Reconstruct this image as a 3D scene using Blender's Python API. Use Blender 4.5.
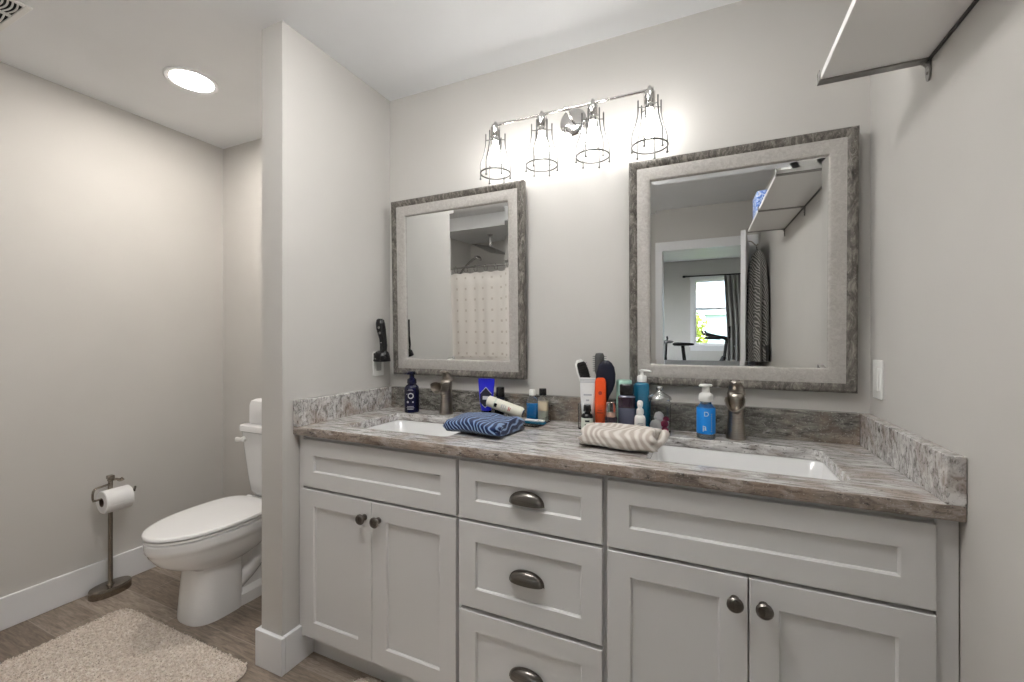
import bpy, bmesh, math, random
from math import sin, cos, pi, radians
from mathutils import Vector, Matrix, noise

random.seed(7)
S = bpy.context.scene
COL = S.collection
for _o in list(bpy.data.objects):
    bpy.data.objects.remove(_o)

# ------------------------------------------------------------------ camera
cd = bpy.data.cameras.new('camera')
cam = bpy.data.objects.new('camera', cd)
COL.objects.link(cam)
cam.location = (0.0, -1.7068, 1.2512)
cam.rotation_euler = (pi / 2, 0, 0.4242)
cd.sensor_width = 36.0
cd.lens = 428.59 / 1024 * 36
cd.shift_y = -2.54 / 1024
cd.clip_start = 0.02
S.camera = cam

# ------------------------------------------------------------------ world, exposure
BULB = 27.0      # radiance of the four vanity bulbs
CAN = 28.0      # radiance of the shower lamp and the added lamp before it
CAN_ALCOVE = 146.0
FILL_VANITY = 38.0  # radiance of two unseen lamps added over the vanity
SKY = 2.9
FILL_GLOBE = 45.0     # radiance of the unseen ceiling globe added to brighten the room
w = bpy.data.worlds.new('sky')
S.world = w
w.use_nodes = True
wn = w.node_tree
for n in list(wn.nodes):
    wn.nodes.remove(n)
wo = wn.nodes.new('ShaderNodeOutputWorld')
wb = wn.nodes.new('ShaderNodeBackground')
sky = wn.nodes.new('ShaderNodeTexSky')
sky.sky_type = 'NISHITA'
sky.sun_elevation = radians(50)
sky.sun_rotation = radians(150)
sky.sun_disc = False
wb.inputs['Strength'].default_value = SKY
hsv = wn.nodes.new('ShaderNodeHueSaturation')
hsv.inputs['Saturation'].default_value = .22
wn.links.new(sky.outputs[0], hsv.inputs['Color'])
wn.links.new(hsv.outputs[0], wb.inputs[0])
wn.links.new(wb.outputs[0], wo.inputs[0])

S.view_settings.view_transform = 'Standard'
S.view_settings.look = 'None'
S.view_settings.gamma = 1
S.view_settings.use_curve_mapping = False
S.view_settings.exposure = 0.2

# ------------------------------------------------------------------ dimensions
XL, XR = -1.4417, 0.4761          # vanity niche
XW = -2.7604                      # far left wall
PT = 0.1153                       # partition thickness
YP = -0.600                       # partition end
H = 2.44
YR = -3.05                        # rear wall
ZC = 0.9153                       # countertop
BH, BT = 0.139, 0.016             # baseboard

# ------------------------------------------------------------------ materials
def mat(name, col=(.8, .8, .8), rough=.5, metal=0.0, spec=.5, coat=0, trans=0, ior=1.45, emit=None, es=0, sheen=0, alpha=1):
    m = bpy.data.materials.new(name)
    m.use_nodes = True
    b = m.node_tree.nodes['Principled BSDF']
    b.inputs['Base Color'].default_value = (*col, 1)
    b.inputs['Roughness'].default_value = rough
    b.inputs['Metallic'].default_value = metal
    b.inputs['Specular IOR Level'].default_value = spec
    b.inputs['Coat Weight'].default_value = coat
    b.inputs['Transmission Weight'].default_value = trans
    b.inputs['IOR'].default_value = ior
    b.inputs['Sheen Weight'].default_value = sheen
    if emit:
        b.inputs['Emission Color'].default_value = (*emit, 1)
        b.inputs['Emission Strength'].default_value = es
    return m

def nodes(m):
    nt = m.node_tree
    return nt, nt.nodes, nt.links, nt.nodes['Principled BSDF']

def coords(nt, scale=(1, 1, 1), rot=(0, 0, 0), loc=(0, 0, 0)):
    tc = nt.nodes.new('ShaderNodeTexCoord')
    mp = nt.nodes.new('ShaderNodeMapping')
    mp.inputs['Scale'].default_value = scale
    mp.inputs['Rotation'].default_value = rot
    mp.inputs['Location'].default_value = loc
    nt.links.new(tc.outputs['Object'], mp.inputs[0])
    return mp.outputs[0]

def noise_tex(nt, vec, scale, detail=4, rough=.55, dist=0):
    t = nt.nodes.new('ShaderNodeTexNoise')
    t.inputs['Scale'].default_value = scale
    t.inputs['Detail'].default_value = detail
    t.inputs['Roughness'].default_value = rough
    t.inputs['Distortion'].default_value = dist
    nt.links.new(vec, t.inputs['Vector'])
    return t.outputs['Fac']

def ramp(nt, fac, stops):
    r = nt.nodes.new('ShaderNodeValToRGB')
    while len(r.color_ramp.elements) < len(stops):
        r.color_ramp.elements.new(.5)
    for e, (p, c) in zip(r.color_ramp.elements, stops):
        e.position = p
        e.color = (*c, 1)
    nt.links.new(fac, r.inputs[0])
    return r.outputs[0]

def mix(nt, fac, a, b, mode='MIX'):
    m = nt.nodes.new('ShaderNodeMix')
    m.data_type = 'RGBA'
    m.blend_type = mode
    for k, v in ((0, fac), (6, a), (7, b)):
        if hasattr(v, 'is_output') or hasattr(v, 'links'):
            nt.links.new(v, m.inputs[k])
        else:
            m.inputs[k].default_value = v if k == 0 else (*v, 1)
    return m.outputs[2]

def bump(nt, h, strength=.2, dist=.01):
    b = nt.nodes.new('ShaderNodeBump')
    b.inputs['Strength'].default_value = strength
    b.inputs['Distance'].default_value = dist
    nt.links.new(h, b.inputs['Height'])
    nt.links.new(b.outputs[0], nt.nodes['Principled BSDF'].inputs['Normal'])

def paint(name, col, rough=.55, var=.025, bs=.04):
    m = mat(name, col, rough, spec=.35)
    nt, N, L, P = nodes(m)
    v = coords(nt)
    f = noise_tex(nt, v, 2.2, 3)
    lo = tuple(c * (1 - var) for c in col)
    hi = tuple(min(1, c * (1 + var)) for c in col)
    L.new(ramp(nt, f, [(.3, lo), (.7, hi)]), P.inputs['Base Color'])
    bump(nt, noise_tex(nt, v, 260, 2), bs, .002)
    return m

M = {}
M['wall'] = paint('greige wall paint', (.565, .549, .524), .6)
M['ceiling'] = paint('white ceiling paint', (.84, .852, .868), .7)
M['trim'] = paint('white trim paint', (.78, .785, .80), .35, .01, .01)
M['cab'] = paint('pale grey cabinet paint', (.66, .655, .65), .38, .012, .02)
M['cabin'] = paint('cabinet interior', (.45, .43, .41), .6)
M['porcelain'] = mat('white porcelain', (.80, .80, .80), .09, spec=.5, coat=.3)
M['plastic_white'] = mat('white plastic', (.82, .82, .80), .3)
M['seat_white'] = mat('white seat plastic', (.84, .84, .84), .18, coat=.2)
M['mirror'] = mat('mirror silver', (.80, .81, .805), .0, metal=1)
M['black'] = mat('black plastic', (.008, .008, .009), .22)
M['black_matte'] = mat('matte black', (.012, .012, .013), .55)
M['dark_hole'] = mat('dark recess', (.01, .01, .01), .9)
M['chrome'] = mat('polished nickel', (.62, .61, .60), .12, metal=1)
M['cage'] = mat('dark nickel wire', (.13, .127, .123), .3, metal=1)
M['glass'] = mat('clear glass', (1, 1, 1), .02, trans=1, ior=1.45)
M['pane'] = mat('window glass', (1, 1, 1), .0, trans=1, ior=1.02)
M['acrylic'] = mat('clear acrylic', (.96, .97, .97), .04, trans=1, ior=1.3)
M['lens'] = mat('lit lamp lens', (1, 1, 1), .4, emit=(1, .975, .94), es=CAN)
M['lens_alcove'] = mat('lit alcove lamp lens', (1, 1, 1), .4, emit=(1, .935, .86), es=CAN_ALCOVE)
M['lens_fill'] = mat('added vanity lamp lens', (1, 1, 1), .4, emit=(1, .975, .94), es=FILL_VANITY)  # lens of the fill lamps added before the sinks
M['bulb'] = mat('lit bulb', (1, 1, 1), .4, emit=(1, .985, .955), es=BULB)

def brushed(name, col, rough=.3, scale=(4, 4, 200)):
    m = mat(name, col, rough, metal=1)
    nt, N, L, P = nodes(m)
    f = noise_tex(nt, coords(nt, scale), 3, 3)
    L.new(ramp(nt, f, [(.3, tuple(c * .8 for c in col)), (.7, tuple(min(1, c * 1.15) for c in col))]), P.inputs['Base Color'])
    return m
M['nickel'] = brushed('brushed nickel', (.40, .365, .325), .28)
M['bronze'] = brushed('antique pewter', (.17, .158, .145), .3)
M['stand'] = brushed('dark brushed bronze', (.30, .265, .225), .25)
M['steel_dark'] = brushed('dark grey steel', (.10, .10, .10), .4)
M['rail'] = brushed('grey steel', (.30, .295, .285), .35)

def granite(name, scale, rot, stops, dark=.62, seed=0.0, spots=True):
    m = mat(name, (.5, .5, .5), .12, spec=.5, coat=.15)
    nt, N, L, P = nodes(m)
    v = coords(nt, scale, rot, (seed, seed * .7, seed * .3))
    f1 = noise_tex(nt, v, 4.2, 9, .66, 1.1)
    base = ramp(nt, f1, stops)
    f2 = noise_tex(nt, v, 9.0, 6, .7, .6)
    vein = ramp(nt, f2, [(dark - .10, (0, 0, 0)), (dark, (1, 1, 1))])
    c = mix(nt, vein, base, (.045, .042, .04))
    v3 = coords(nt, (1, 1, 1), (0, 0, 0), (seed + 3, 1, 2))
    f3 = noise_tex(nt, v3, 7, 3, .5, .4)
    br = ramp(nt, f3, [(.50, (0, 0, 0)), (.68, (.6, .6, .6))])
    c = mix(nt, br, c, (.30, .215, .16))
    f4 = noise_tex(nt, v3, 210, 2, .6)
    sp = ramp(nt, f4, [(.62, (0, 0, 0)), (.70, (.55, .55, .55))])
    c = mix(nt, sp, c, (.62, .60, .57))
    f5 = noise_tex(nt, v3, 160, 2, .6)
    sp2 = ramp(nt, f5, [(.63, (0, 0, 0)), (.70, (.7, .7, .7))])
    c = mix(nt, sp2, c, (.05, .045, .042))
    L.new(c, P.inputs['Base Color'])
    return m
GST = [(.30, (.09, .085, .08)), (.41, (.30, .285, .275)), (.49, (.50, .485, .475)), (.62, (.72, .71, .70))]
M['granite'] = granite('grey brown granite', (2.2, 15, 12), (0, 0, radians(4)), GST, .68)
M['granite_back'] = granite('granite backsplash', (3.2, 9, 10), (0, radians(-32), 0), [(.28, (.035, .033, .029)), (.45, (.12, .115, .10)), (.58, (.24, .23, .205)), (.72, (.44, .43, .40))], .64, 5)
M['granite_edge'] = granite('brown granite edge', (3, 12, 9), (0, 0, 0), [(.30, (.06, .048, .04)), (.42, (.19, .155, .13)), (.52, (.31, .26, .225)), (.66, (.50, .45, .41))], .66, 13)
M['granite_side'] = granite('granite side splash', (10, 11, 6.5), (radians(25), 0, 0), GST, .66, 9)

def floor_mat():
    m = mat('wood plank tile', (.3, .25, .2), .42)
    nt, N, L, P = nodes(m)
    v = coords(nt, (1, 1, 1), (0, 0, 0), (.33, .546 - .155 * 4 + .001, 0))
    br = nt.nodes.new('ShaderNodeTexBrick')
    br.offset = .37
    br.inputs['Scale'].default_value = 1
    br.inputs['Brick Width'].default_value = .92
    br.inputs['Row Height'].default_value = .155
    br.inputs['Mortar Size'].default_value = .0016
    br.inputs['Mortar Smooth'].default_value = .2
    br.inputs['Color1'].default_value = (0, 0, 0, 1)
    br.inputs['Color2'].default_value = (1, 1, 1, 1)
    br.inputs['Mortar'].default_value = (.5, .5, .5, 1)
    L.new(v, br.inputs['Vector'])
    plank = ramp(nt, br.outputs['Color'], [(0, (.17, .134, .106)), (1, (.33, .28, .234))])
    g = noise_tex(nt, coords(nt, (2.6, 22, 1)), 4.0, 8, .7, 1.0)
    grain = ramp(nt, g, [(.3, (.50, .48, .46)), (.5, (.98, .96, .95)), (.7, (1.5, 1.48, 1.45))])
    c = mix(nt, 1.0, plank, grain, 'MULTIPLY')
    c = mix(nt, br.outputs['Fac'], c, (.33, .285, .245))
    L.new(c, P.inputs['Base Color'])
    bump(nt, g, .08, .004)
    return m
M['floor'] = floor_mat()
M['carpet'] = paint('grey carpet', (.30, .29, .28), .95, .2, .3)

def weathered(name, c0, c1, c2, sc):
    m = mat(name, c1, .55)
    nt, N, L, P = nodes(m)
    v = coords(nt, sc)
    f = noise_tex(nt, v, 5, 8, .7, 1.2)
    c = ramp(nt, f, [(.30, c0), (.5, c1), (.68, c2)])
    f2 = noise_tex(nt, coords(nt, tuple(s * 2.2 for s in sc)), 7, 5, .7, 2)
    k = ramp(nt, f2, [(.60, (0, 0, 0)), (.68, (.8, .8, .8))])
    c = mix(nt, k, c, (.50, .48, .44))
    L.new(c, P.inputs['Base Color'])
    bump(nt, f, .35, .004)
    return m
M['frame_dark'] = weathered('weathered grey wood', (.022, .019, .016), (.115, .104, .09), (.30, .28, .25), (9, 9, 4))
M['frame_light'] = weathered('silvered wood', (.36, .34, .315), (.43, .41, .385), (.50, .48, .455), (14, 10, 14))

def stripe_cloth(name, ca, cb, cc, scale, dist, rot=(0, 0, .6)):
    m = mat(name, ca, .92, sheen=.3, spec=.2)
    nt, N, L, P = nodes(m)
    v = coords(nt, (1, 1, 1), rot)
    wv = nt.nodes.new('ShaderNodeTexWave')
    wv.wave_type = 'BANDS'
    wv.inputs['Scale'].default_value = scale
    wv.inputs['Distortion'].default_value = dist
    wv.inputs['Detail'].default_value = 1.5
    wv.inputs['Detail Scale'].default_value = .55
    L.new(v, wv.inputs['Vector'])
    c = ramp(nt, wv.outputs['Fac'], [(.25, ca), (.64, cb), (.93, cc)])
    L.new(c, P.inputs['Base Color'])
    bump(nt, noise_tex(nt, v, 420, 2), .5, .003)
    return m
M['towel_blue'] = stripe_cloth('navy patterned terry', (.006, .018, .075), (.010, .030, .11), (.24, .36, .58), 26, 10, (.7, .5, .6))
M['towel_tan'] = stripe_cloth('cream patterned terry', (.47, .41, .36), (.63, .585, .54), (.70, .66, .62), 15, 13, (.6, .4, .5))
M['robe'] = stripe_cloth('grey zebra cloth', (.10, .098, .09), (.24, .235, .22), (.42, .41, .39), 22, 11, (0, .5, .3))
M['drape'] = paint('grey drape cloth', (.30, .29, .28), .9, .06, .1)
M['linen'] = paint('white linen', (.8, .8, .8), .9, .02, .2)

def curtain_mat():
    m = mat('white dotted curtain', (.8, .77, .74), .8)
    nt, N, L, P = nodes(m)
    tc = nt.nodes.new('ShaderNodeTexCoord')
    sep = nt.nodes.new('ShaderNodeSeparateXYZ')
    L.new(tc.outputs['UV'], sep.inputs[0])
    def cell(o, n):
        a = nt.nodes.new('ShaderNodeMath'); a.operation = 'MULTIPLY'; a.inputs[1].default_value = n
        L.new(o, a.inputs[0])
        b = nt.nodes.new('ShaderNodeMath'); b.operation = 'FRACT'; L.new(a.outputs[0], b.inputs[0])
        c = nt.nodes.new('ShaderNodeMath'); c.operation = 'SUBTRACT'; c.inputs[1].default_value = .5
        L.new(b.outputs[0], c.inputs[0])
        d = nt.nodes.new('ShaderNodeMath'); d.operation = 'ABSOLUTE'; L.new(c.outputs[0], d.inputs[0])
        return d.outputs[0]
    a, b = cell(sep.outputs[0], 14), cell(sep.outputs[1], 15)
    mx = nt.nodes.new('ShaderNodeMath'); mx.operation = 'MAXIMUM'
    L.new(a, mx.inputs[0]); L.new(b, mx.inputs[1])
    lt = nt.nodes.new('ShaderNodeMath'); lt.operation = 'LESS_THAN'; lt.inputs[1].default_value = .10
    L.new(mx.outputs[0], lt.inputs[0])
    L.new(mix(nt, lt.outputs[0], (.80, .765, .73), (.60, .55, .50)), P.inputs['Base Color'])
    return m
M['curtain'] = curtain_mat()

def rug_mat():
    m = mat('beige shag', (.55, .47, .4), .95, sheen=.3)
    nt, N, L, P = nodes(m)
    f = noise_tex(nt, coords(nt), 90, 3, .6)
    L.new(ramp(nt, f, [(.3, (.52, .44, .38)), (.5, (.74, .66, .58)), (.7, (.88, .83, .78))]), P.inputs['Base Color'])
    return m
M['rug'] = rug_mat()
M['leaf'] = paint('sunlit foliage', (.40, .46, .12), .8, .5, .1)
M['siding'] = paint('pale blue siding', (.42, .55, .66), .7, .03, .05)
M['roof'] = paint('blue grey shingles', (.20, .26, .30), .9, .1, .1)
M['lawn'] = paint('lawn', (.12, .2, .04), .95, .3, .3)

# ------------------------------------------------------------------ mesh helpers
def link(name, bm, m, parent=None, loc=(0, 0, 0), smooth=None):
    me = bpy.data.meshes.new(name)
    bmesh.ops.recalc_face_normals(bm, faces=bm.faces[:])
    if smooth is not None:
        for f in bm.faces:
            f.smooth = True
        for e in bm.edges:
            if len(e.link_faces) == 2:
                e.smooth = e.calc_face_angle() < radians(smooth)
    bm.to_mesh(me)
    bm.free()
    o = bpy.data.objects.new(name, me)
    COL.objects.link(o)
    if m is not None:
        me.materials.append(M[m] if isinstance(m, str) else m)
    o.location = loc
    if parent:
        o.parent = parent
    return o

def tag(o, label=None, cat=None, group=None, kind=None):
    for k, v in (('label', label), ('category', cat), ('group', group), ('kind', kind)):
        if v:
            o[k] = v
    return o

def thing(name, label, cat, loc=(0, 0, 0), rz=0, group=None, rx=0):
    o = bpy.data.objects.new(name, None)
    o.empty_display_size = .05
    COL.objects.link(o)
    o.location = loc
    o.rotation_euler = (rx, 0, rz)
    return tag(o, label, cat, group)

def dup(root, loc, label, rz=None):
    r = root.copy()
    COL.objects.link(r)
    r.location = loc
    r['label'] = label
    if rz is not None:
        r.rotation_euler[2] = rz
    def kids(src, dst):
        for ch in [c for c in bpy.data.objects if c.parent == src]:
            c = ch.copy()
            COL.objects.link(c)
            c.parent = dst
            kids(ch, c)
    kids(root, r)
    return r

def B():
    return bmesh.new()

def join(bm, other):
    tmp = bpy.data.meshes.new('tmp')
    other.to_mesh(tmp)
    other.free()
    bm.from_mesh(tmp)
    bpy.data.meshes.remove(tmp)

def box(bm, x0, x1, y0, y1, z0, z1, bev=0, seg=2, mx=None):
    b = bmesh.new()
    bmesh.ops.create_cube(b, size=1)
    for v in b.verts:
        v.co = Vector((x0 + (v.co.x + .5) * (x1 - x0), y0 + (v.co.y + .5) * (y1 - y0), z0 + (v.co.z + .5) * (z1 - z0)))
    if bev:
        bmesh.ops.bevel(b, geom=b.edges[:], offset=bev, segments=seg, profile=.5, affect='EDGES')
    if mx is not None:
        b.transform(mx)
    join(bm, b)
    return bm

def lathe(bm, prof, seg=32, c=(0, 0, 0), mx=None):
    b = bmesh.new()
    rings = []
    for r, z in prof:
        if r < 1e-6:
            rings.append([b.verts.new((0, 0, z))])
        else:
            rings.append([b.verts.new((r * cos(2 * pi * k / seg), r * sin(2 * pi * k / seg), z)) for k in range(seg)])
    for a, d in zip(rings[:-1], rings[1:]):
        for k in range(seg):
            k2 = (k + 1) % seg
            if len(a) == 1 and len(d) == 1:
                continue
            if len(a) == 1:
                b.faces.new((a[0], d[k2], d[k]))
            elif len(d) == 1:
                b.faces.new((a[k], a[k2], d[0]))
            else:
                b.faces.new((a[k], a[k2], d[k2], d[k]))
    for ring in (rings[0], rings[-1]):
        if len(ring) > 1:
            b.faces.new(ring)
    if mx is not None:
        b.transform(mx)
    bmesh.ops.translate(b, verts=b.verts, vec=c)
    join(bm, b)
    return bm

def loft(bm, rings, cap=True, closed=True, mx=None):
    b = bmesh.new()
    R = [[b.verts.new(p) for p in r] for r in rings]
    n = len(R[0])
    for a, d in zip(R[:-1], R[1:]):
        for k in range(n if closed else n - 1):
            k2 = (k + 1) % n
            b.faces.new((a[k], a[k2], d[k2], d[k]))
    if cap:
        b.faces.new(R[0])
        b.faces.new(R[-1])
    if mx is not None:
        b.transform(mx)
    join(bm, b)
    return bm

def tube(bm, pts, r, seg=10, closed=False):
    pts = [Vector(p) for p in pts]
    n = len(pts)
    rr = r if isinstance(r, (list, tuple)) else [r] * n
    T = []
    for i in range(n):
        a = pts[i - 1] if (i > 0 or closed) else pts[i]
        d = pts[(i + 1) % n] if (i < n - 1 or closed) else pts[i]
        T.append((d - a).normalized())
    u = T[0].orthogonal().normalized()
    rings = []
    for i in range(n):
        u = (u - T[i] * u.dot(T[i]))
        u = u.normalized() if u.length > 1e-6 else T[i].orthogonal().normalized()
        v = T[i].cross(u)
        rings.append([pts[i] + (u * cos(2 * pi * k / seg) + v * sin(2 * pi * k / seg)) * rr[i] for k in range(seg)])
    if closed:
        rings.append(rings[0])
        loft(bm, rings, cap=False)
        bmesh.ops.remove_doubles(bm, verts=bm.verts, dist=1e-6)
    else:
        loft(bm, rings)
    return bm

def arc(c, r, a0, a1, n, plane='xy'):
    out = []
    for i in range(n + 1):
        a = a0 + (a1 - a0) * i / n
        p, q = r * cos(a), r * sin(a)
        out.append({'xy': (c[0] + p, c[1] + q, c[2]), 'xz': (c[0] + p, c[1], c[2] + q), 'yz': (c[0], c[1] + p, c[2] + q)}[plane])
    return out

def smooth_path(pts, n=6):
    P = [Vector(p) for p in pts]
    P = [P[0] * 2 - P[1]] + P + [P[-1] * 2 - P[-2]]
    out = []
    for i in range(1, len(P) - 2):
        for k in range(n):
            t = k / n
            a, b, c, d = P[i - 1], P[i], P[i + 1], P[i + 2]
            out.append(.5 * ((2 * b) + (c - a) * t + (2 * a - 5 * b + 4 * c - d) * t * t + (3 * b - a - 3 * c + d) * t ** 3))
    out.append(P[-2])
    return out

def super_ring(cx, cy, z, a, b, p=2.0, n=40):
    out = []
    for k in range(n):
        t = 2 * pi * k / n
        c, s = cos(t), sin(t)
        out.append((cx + a * math.copysign(abs(c) ** (2 / p), c), cy + b * math.copysign(abs(s) ** (2 / p), s), z))
    return out

def rrect(x0, x1, y0, y1, r, n=6):
    pts = []
    for cx, cy, a in ((x1 - r, y1 - r, 0), (x0 + r, y1 - r, pi / 2), (x0 + r, y0 + r, pi), (x1 - r, y0 + r, 1.5 * pi)):
        for i in range(n + 1):
            t = a + pi / 2 * i / n
            pts.append((cx + r * cos(t), cy + r * sin(t)))
    return pts

def text_bm(txt, size):
    cu = bpy.data.curves.new('txt', 'FONT')
    cu.body = txt
    cu.size = size
    cu.align_x = 'CENTER'
    cu.align_y = 'CENTER'
    o = bpy.data.objects.new('txt', cu)
    COL.objects.link(o)
    bpy.context.view_layer.update()
    me = bpy.data.meshes.new_from_object(o.evaluated_get(bpy.context.evaluated_depsgraph_get()))
    bpy.data.objects.remove(o)
    bm = bmesh.new()
    bm.from_mesh(me)
    bpy.data.meshes.remove(me)
    return bm

def wrap(bm, r, z0, face=-pi / 2, rot=0.0):
    """flat xy lettering wrapped round a vertical cylinder of radius r, facing the angle 'face'"""
    bmesh.ops.triangulate(bm, faces=bm.faces[:])
    bmesh.ops.subdivide_edges(bm, edges=bm.edges[:], cuts=3, use_grid_fill=True)
    for v in bm.verts:
        x, y = v.co.x * cos(rot) - v.co.y * sin(rot), v.co.x * sin(rot) + v.co.y * cos(rot)
        a = face + x / r
        v.co = Vector((r * cos(a), r * sin(a), z0 + y))
    return bm

def struct(name, bm, m, parent=None, **k):
    o = link(name, bm, m, parent, **k)
    if not parent:
        o['kind'] = 'structure'
    return o

# ------------------------------------------------------------------ room shell
def sbox(name, m, *a, bev=0):
    return struct(name, box(B(), *a, bev=bev), m)

sbox('floor', 'floor', XW - .12, XR + .12, YR - .12, .12, -.08, 0)
sbox('ceiling', 'ceiling', XW - .12, XR + .12, YR, .12, H, H + .1)
sbox('wall_back', 'wall', XW - .12, XR + .12, 0, .12, 0, H)
sbox('wall_left', 'wall', XW - .12, XW, YR, 0, 0, H)
sbox('wall_right', 'wall', XR, XR + .12, YR, 0, 0, H)
sbox('wall_partition', 'wall', XL - PT, XL, YP, 0, 0, H)
# rear wall with the doorway
DX0, DX1, DH = -.405, .372, 2.02
bm = B()
for a in ((XW - .12, DX0 - .012, YR - .12, YR, 0, H), (DX1 + .012, XR + .12, YR - .12, YR, 0, H), (DX0 - .012, DX1 + .012, YR - .12, YR, DH + .012, H)):
    box(bm, *a)
struct('wall_rear', bm, 'wall')
# shower enclosure: return wall and dropped ceiling
YS = -2.30
sbox('wall_shower', 'wall', -1.24, -1.14, YR, YS, 0, H)
sbox('ceiling_shower', 'ceiling', XW, -1.24, YR, YS, 2.305, H)
# baseboards
def base(name, *segs):
    bm = B()
    for s in segs:
        box(bm, *s, 0, BH, bev=.003)
    return struct(name, bm, 'trim')
base('baseboard_left', (XW, XW + BT, YS, -.001))
base('baseboard_alcove', (XW + BT, XL - PT - BT, -BT, 0))
base('baseboard_partition', (XL - PT - BT, XL + BT, YP - BT, YP), (XL - PT - BT, XL - PT, YP, -BT), (XL, XL + BT, YP, -.472))
base('baseboard_rear', (-1.14, DX0 - .09, YR, YR + BT), (DX1 + .085, XR, YR, YR + BT))
base('baseboard_right', (XR - BT, XR, YR + BT, -.60))
# door casing and jambs
bm = B()
for yy0, yy1 in ((YR, YR + .018), (YR - .138, YR - .12)):
    box(bm, DX0 - .075, DX0, yy0, yy1, 0, DH, bev=.003)
    box(bm, DX1, DX1 + .075, yy0, yy1, 0, DH, bev=.003)
    box(bm, DX0 - .085, DX1 + .085, yy0, yy1, DH, DH + .09, bev=.003)
box(bm, DX0 - .012, DX0, YR - .12, YR, 0, DH)
box(bm, DX1, DX1 + .012, YR - .12, YR, 0, DH)
box(bm, DX0 - .012, DX1 + .012, YR - .12, YR, DH, DH + .012)
struct('trim_1', bm, 'trim')
# open door (hinged on the right jamb, swung into the bathroom)
ang = math.atan2(-2.225 - (YR + .02), .272 - .362)
dw = .80
MX = Matrix.Translation((.362, YR + .022, 0)) @ Matrix.Rotation(ang, 4, 'Z')
bm = B()
box(bm, 0, dw, -.0175, .0175, .012, DH - .003, bev=.002)
for z0, z1 in ((.22, .95), (1.10, 1.88)):
    for s in (-1, 1):
        for x0, x1 in ((.11, dw / 2 - .05), (dw / 2 + .05, dw - .11)):
            box(bm, x0, x1, s * .0175 - .004, s * .0175 + .004, z0, z1, bev=.0035)
bm.transform(MX)
door = struct('door_1', bm, 'trim')
bm = B()
for s in (-1, 1):
    R2 = Matrix.Rotation(s * pi / 2, 4, 'X')
    b2 = B()
    lathe(b2, [(0, 0), (.03, 0), (.03, .006), (.012, .010), (.010, .035), (.022, .042), (.027, .055), (.022, .066), (0, .070)], 20)
    b2.transform(Matrix.Translation((dw - .06, -s * .0175, .95)) @ R2)
    join(bm, b2)
bm.transform(MX)
link('door_knob', bm, 'nickel', door, smooth=40)

# ------------------------------------------------------------------ bedroom beyond the doorway
BY0, BY1 = YR - .12, -7.4
WX0, WX1, WZ0, WZ1 = -.205, .66, .80, 2.06
sbox('floor_bedroom', 'carpet', -2.6, 2.4, BY1 - .12, BY0, -.08, 0)
sbox('ceiling_bedroom', 'ceiling', -2.6, 2.4, BY1 - .12, BY0, H, H + .1)
bm = B()
for a in ((-2.6, WX0, BY1 - .12, BY1, 0, H), (WX1, 2.4, BY1 - .12, BY1, 0, H), (WX0, WX1, BY1 - .12, BY1, 0, WZ0), (WX0, WX1, BY1 - .12, BY1, WZ1, H)):
    box(bm, *a)
struct('wall_bedroom_far', bm, 'wall')
bm = B()
for a in ((-2.72, -2.6, BY1 - .12, -6.4, 0, H), (-2.72, -2.6, -4.2, BY0, 0, H), (-2.72, -2.6, -6.4, -4.2, 0, .6), (-2.72, -2.6, -6.4, -4.2, 2.1, H)):
    box(bm, *a)
struct('wall_bedroom_left', bm, 'wall')  # opening left for the added window
bm = B()
for z0, z1 in ((.6, .66), (2.04, 2.1), (1.33, 1.37)):
    box(bm, -2.70, -2.65, -6.4, -4.2, z0, z1)
for y in (-6.4, -5.33, -4.26):
    box(bm, -2.70, -2.65, y, y + .06, .66, 2.04)
struct('added_window', bm, 'trim')  # unseen window, added to let more daylight into the bedroom
sbox('wall_bedroom_right', 'wall', 2.4, 2.52, BY1 - .12, BY0, 0, H)
bm = B()
box(bm, XR + .12, 2.52, BY0, BY0 + .12, 0, H)
struct('wall_bedroom_near', bm, 'wall')
# window: casing, sashes, panes
bm = B()
c = .065
box(bm, WX0 - c, WX0, BY1, BY1 + .02, WZ0, WZ1, bev=.003)
box(bm, WX1, WX1 + c, BY1, BY1 + .02, WZ0, WZ1, bev=.003)
box(bm, WX0 - c - .01, WX1 + c + .01, BY1, BY1 + .022, WZ1, WZ1 + .08, bev=.003)
box(bm, WX0 - c - .02, WX1 + c + .02, BY1, BY1 + .05, WZ0 - .03, WZ0, bev=.004)
box(bm, WX0 - c, WX1 + c, BY1, BY1 + .018, WZ0 - .11, WZ0 - .03, bev=.003)
win = struct('window_1', bm, 'trim')
zm = 1.50
for z0, z1, yo in ((WZ0, zm + .02, -.05), (zm - .02, WZ1, -.09)):
    bm = B()
    fw = .04
    box(bm, WX0, WX0 + fw, BY1 + yo, BY1 + yo + .035, z0, z1)
    box(bm, WX1 - fw, WX1, BY1 + yo, BY1 + yo + .035, z0, z1)
    box(bm, WX0 + fw, WX1 - fw, BY1 + yo, BY1 + yo + .035, z0, z0 + fw)
    box(bm, WX0 + fw, WX1 - fw, BY1 + yo, BY1 + yo + .035, z1 - fw, z1)
    sash = link('sash', bm, 'trim', win)
    link('pane', box(B(), WX0 + fw, WX1 - fw, BY1 + yo + .015, BY1 + yo + .019, z0 + fw, z1 - fw), 'pane', sash)

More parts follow.
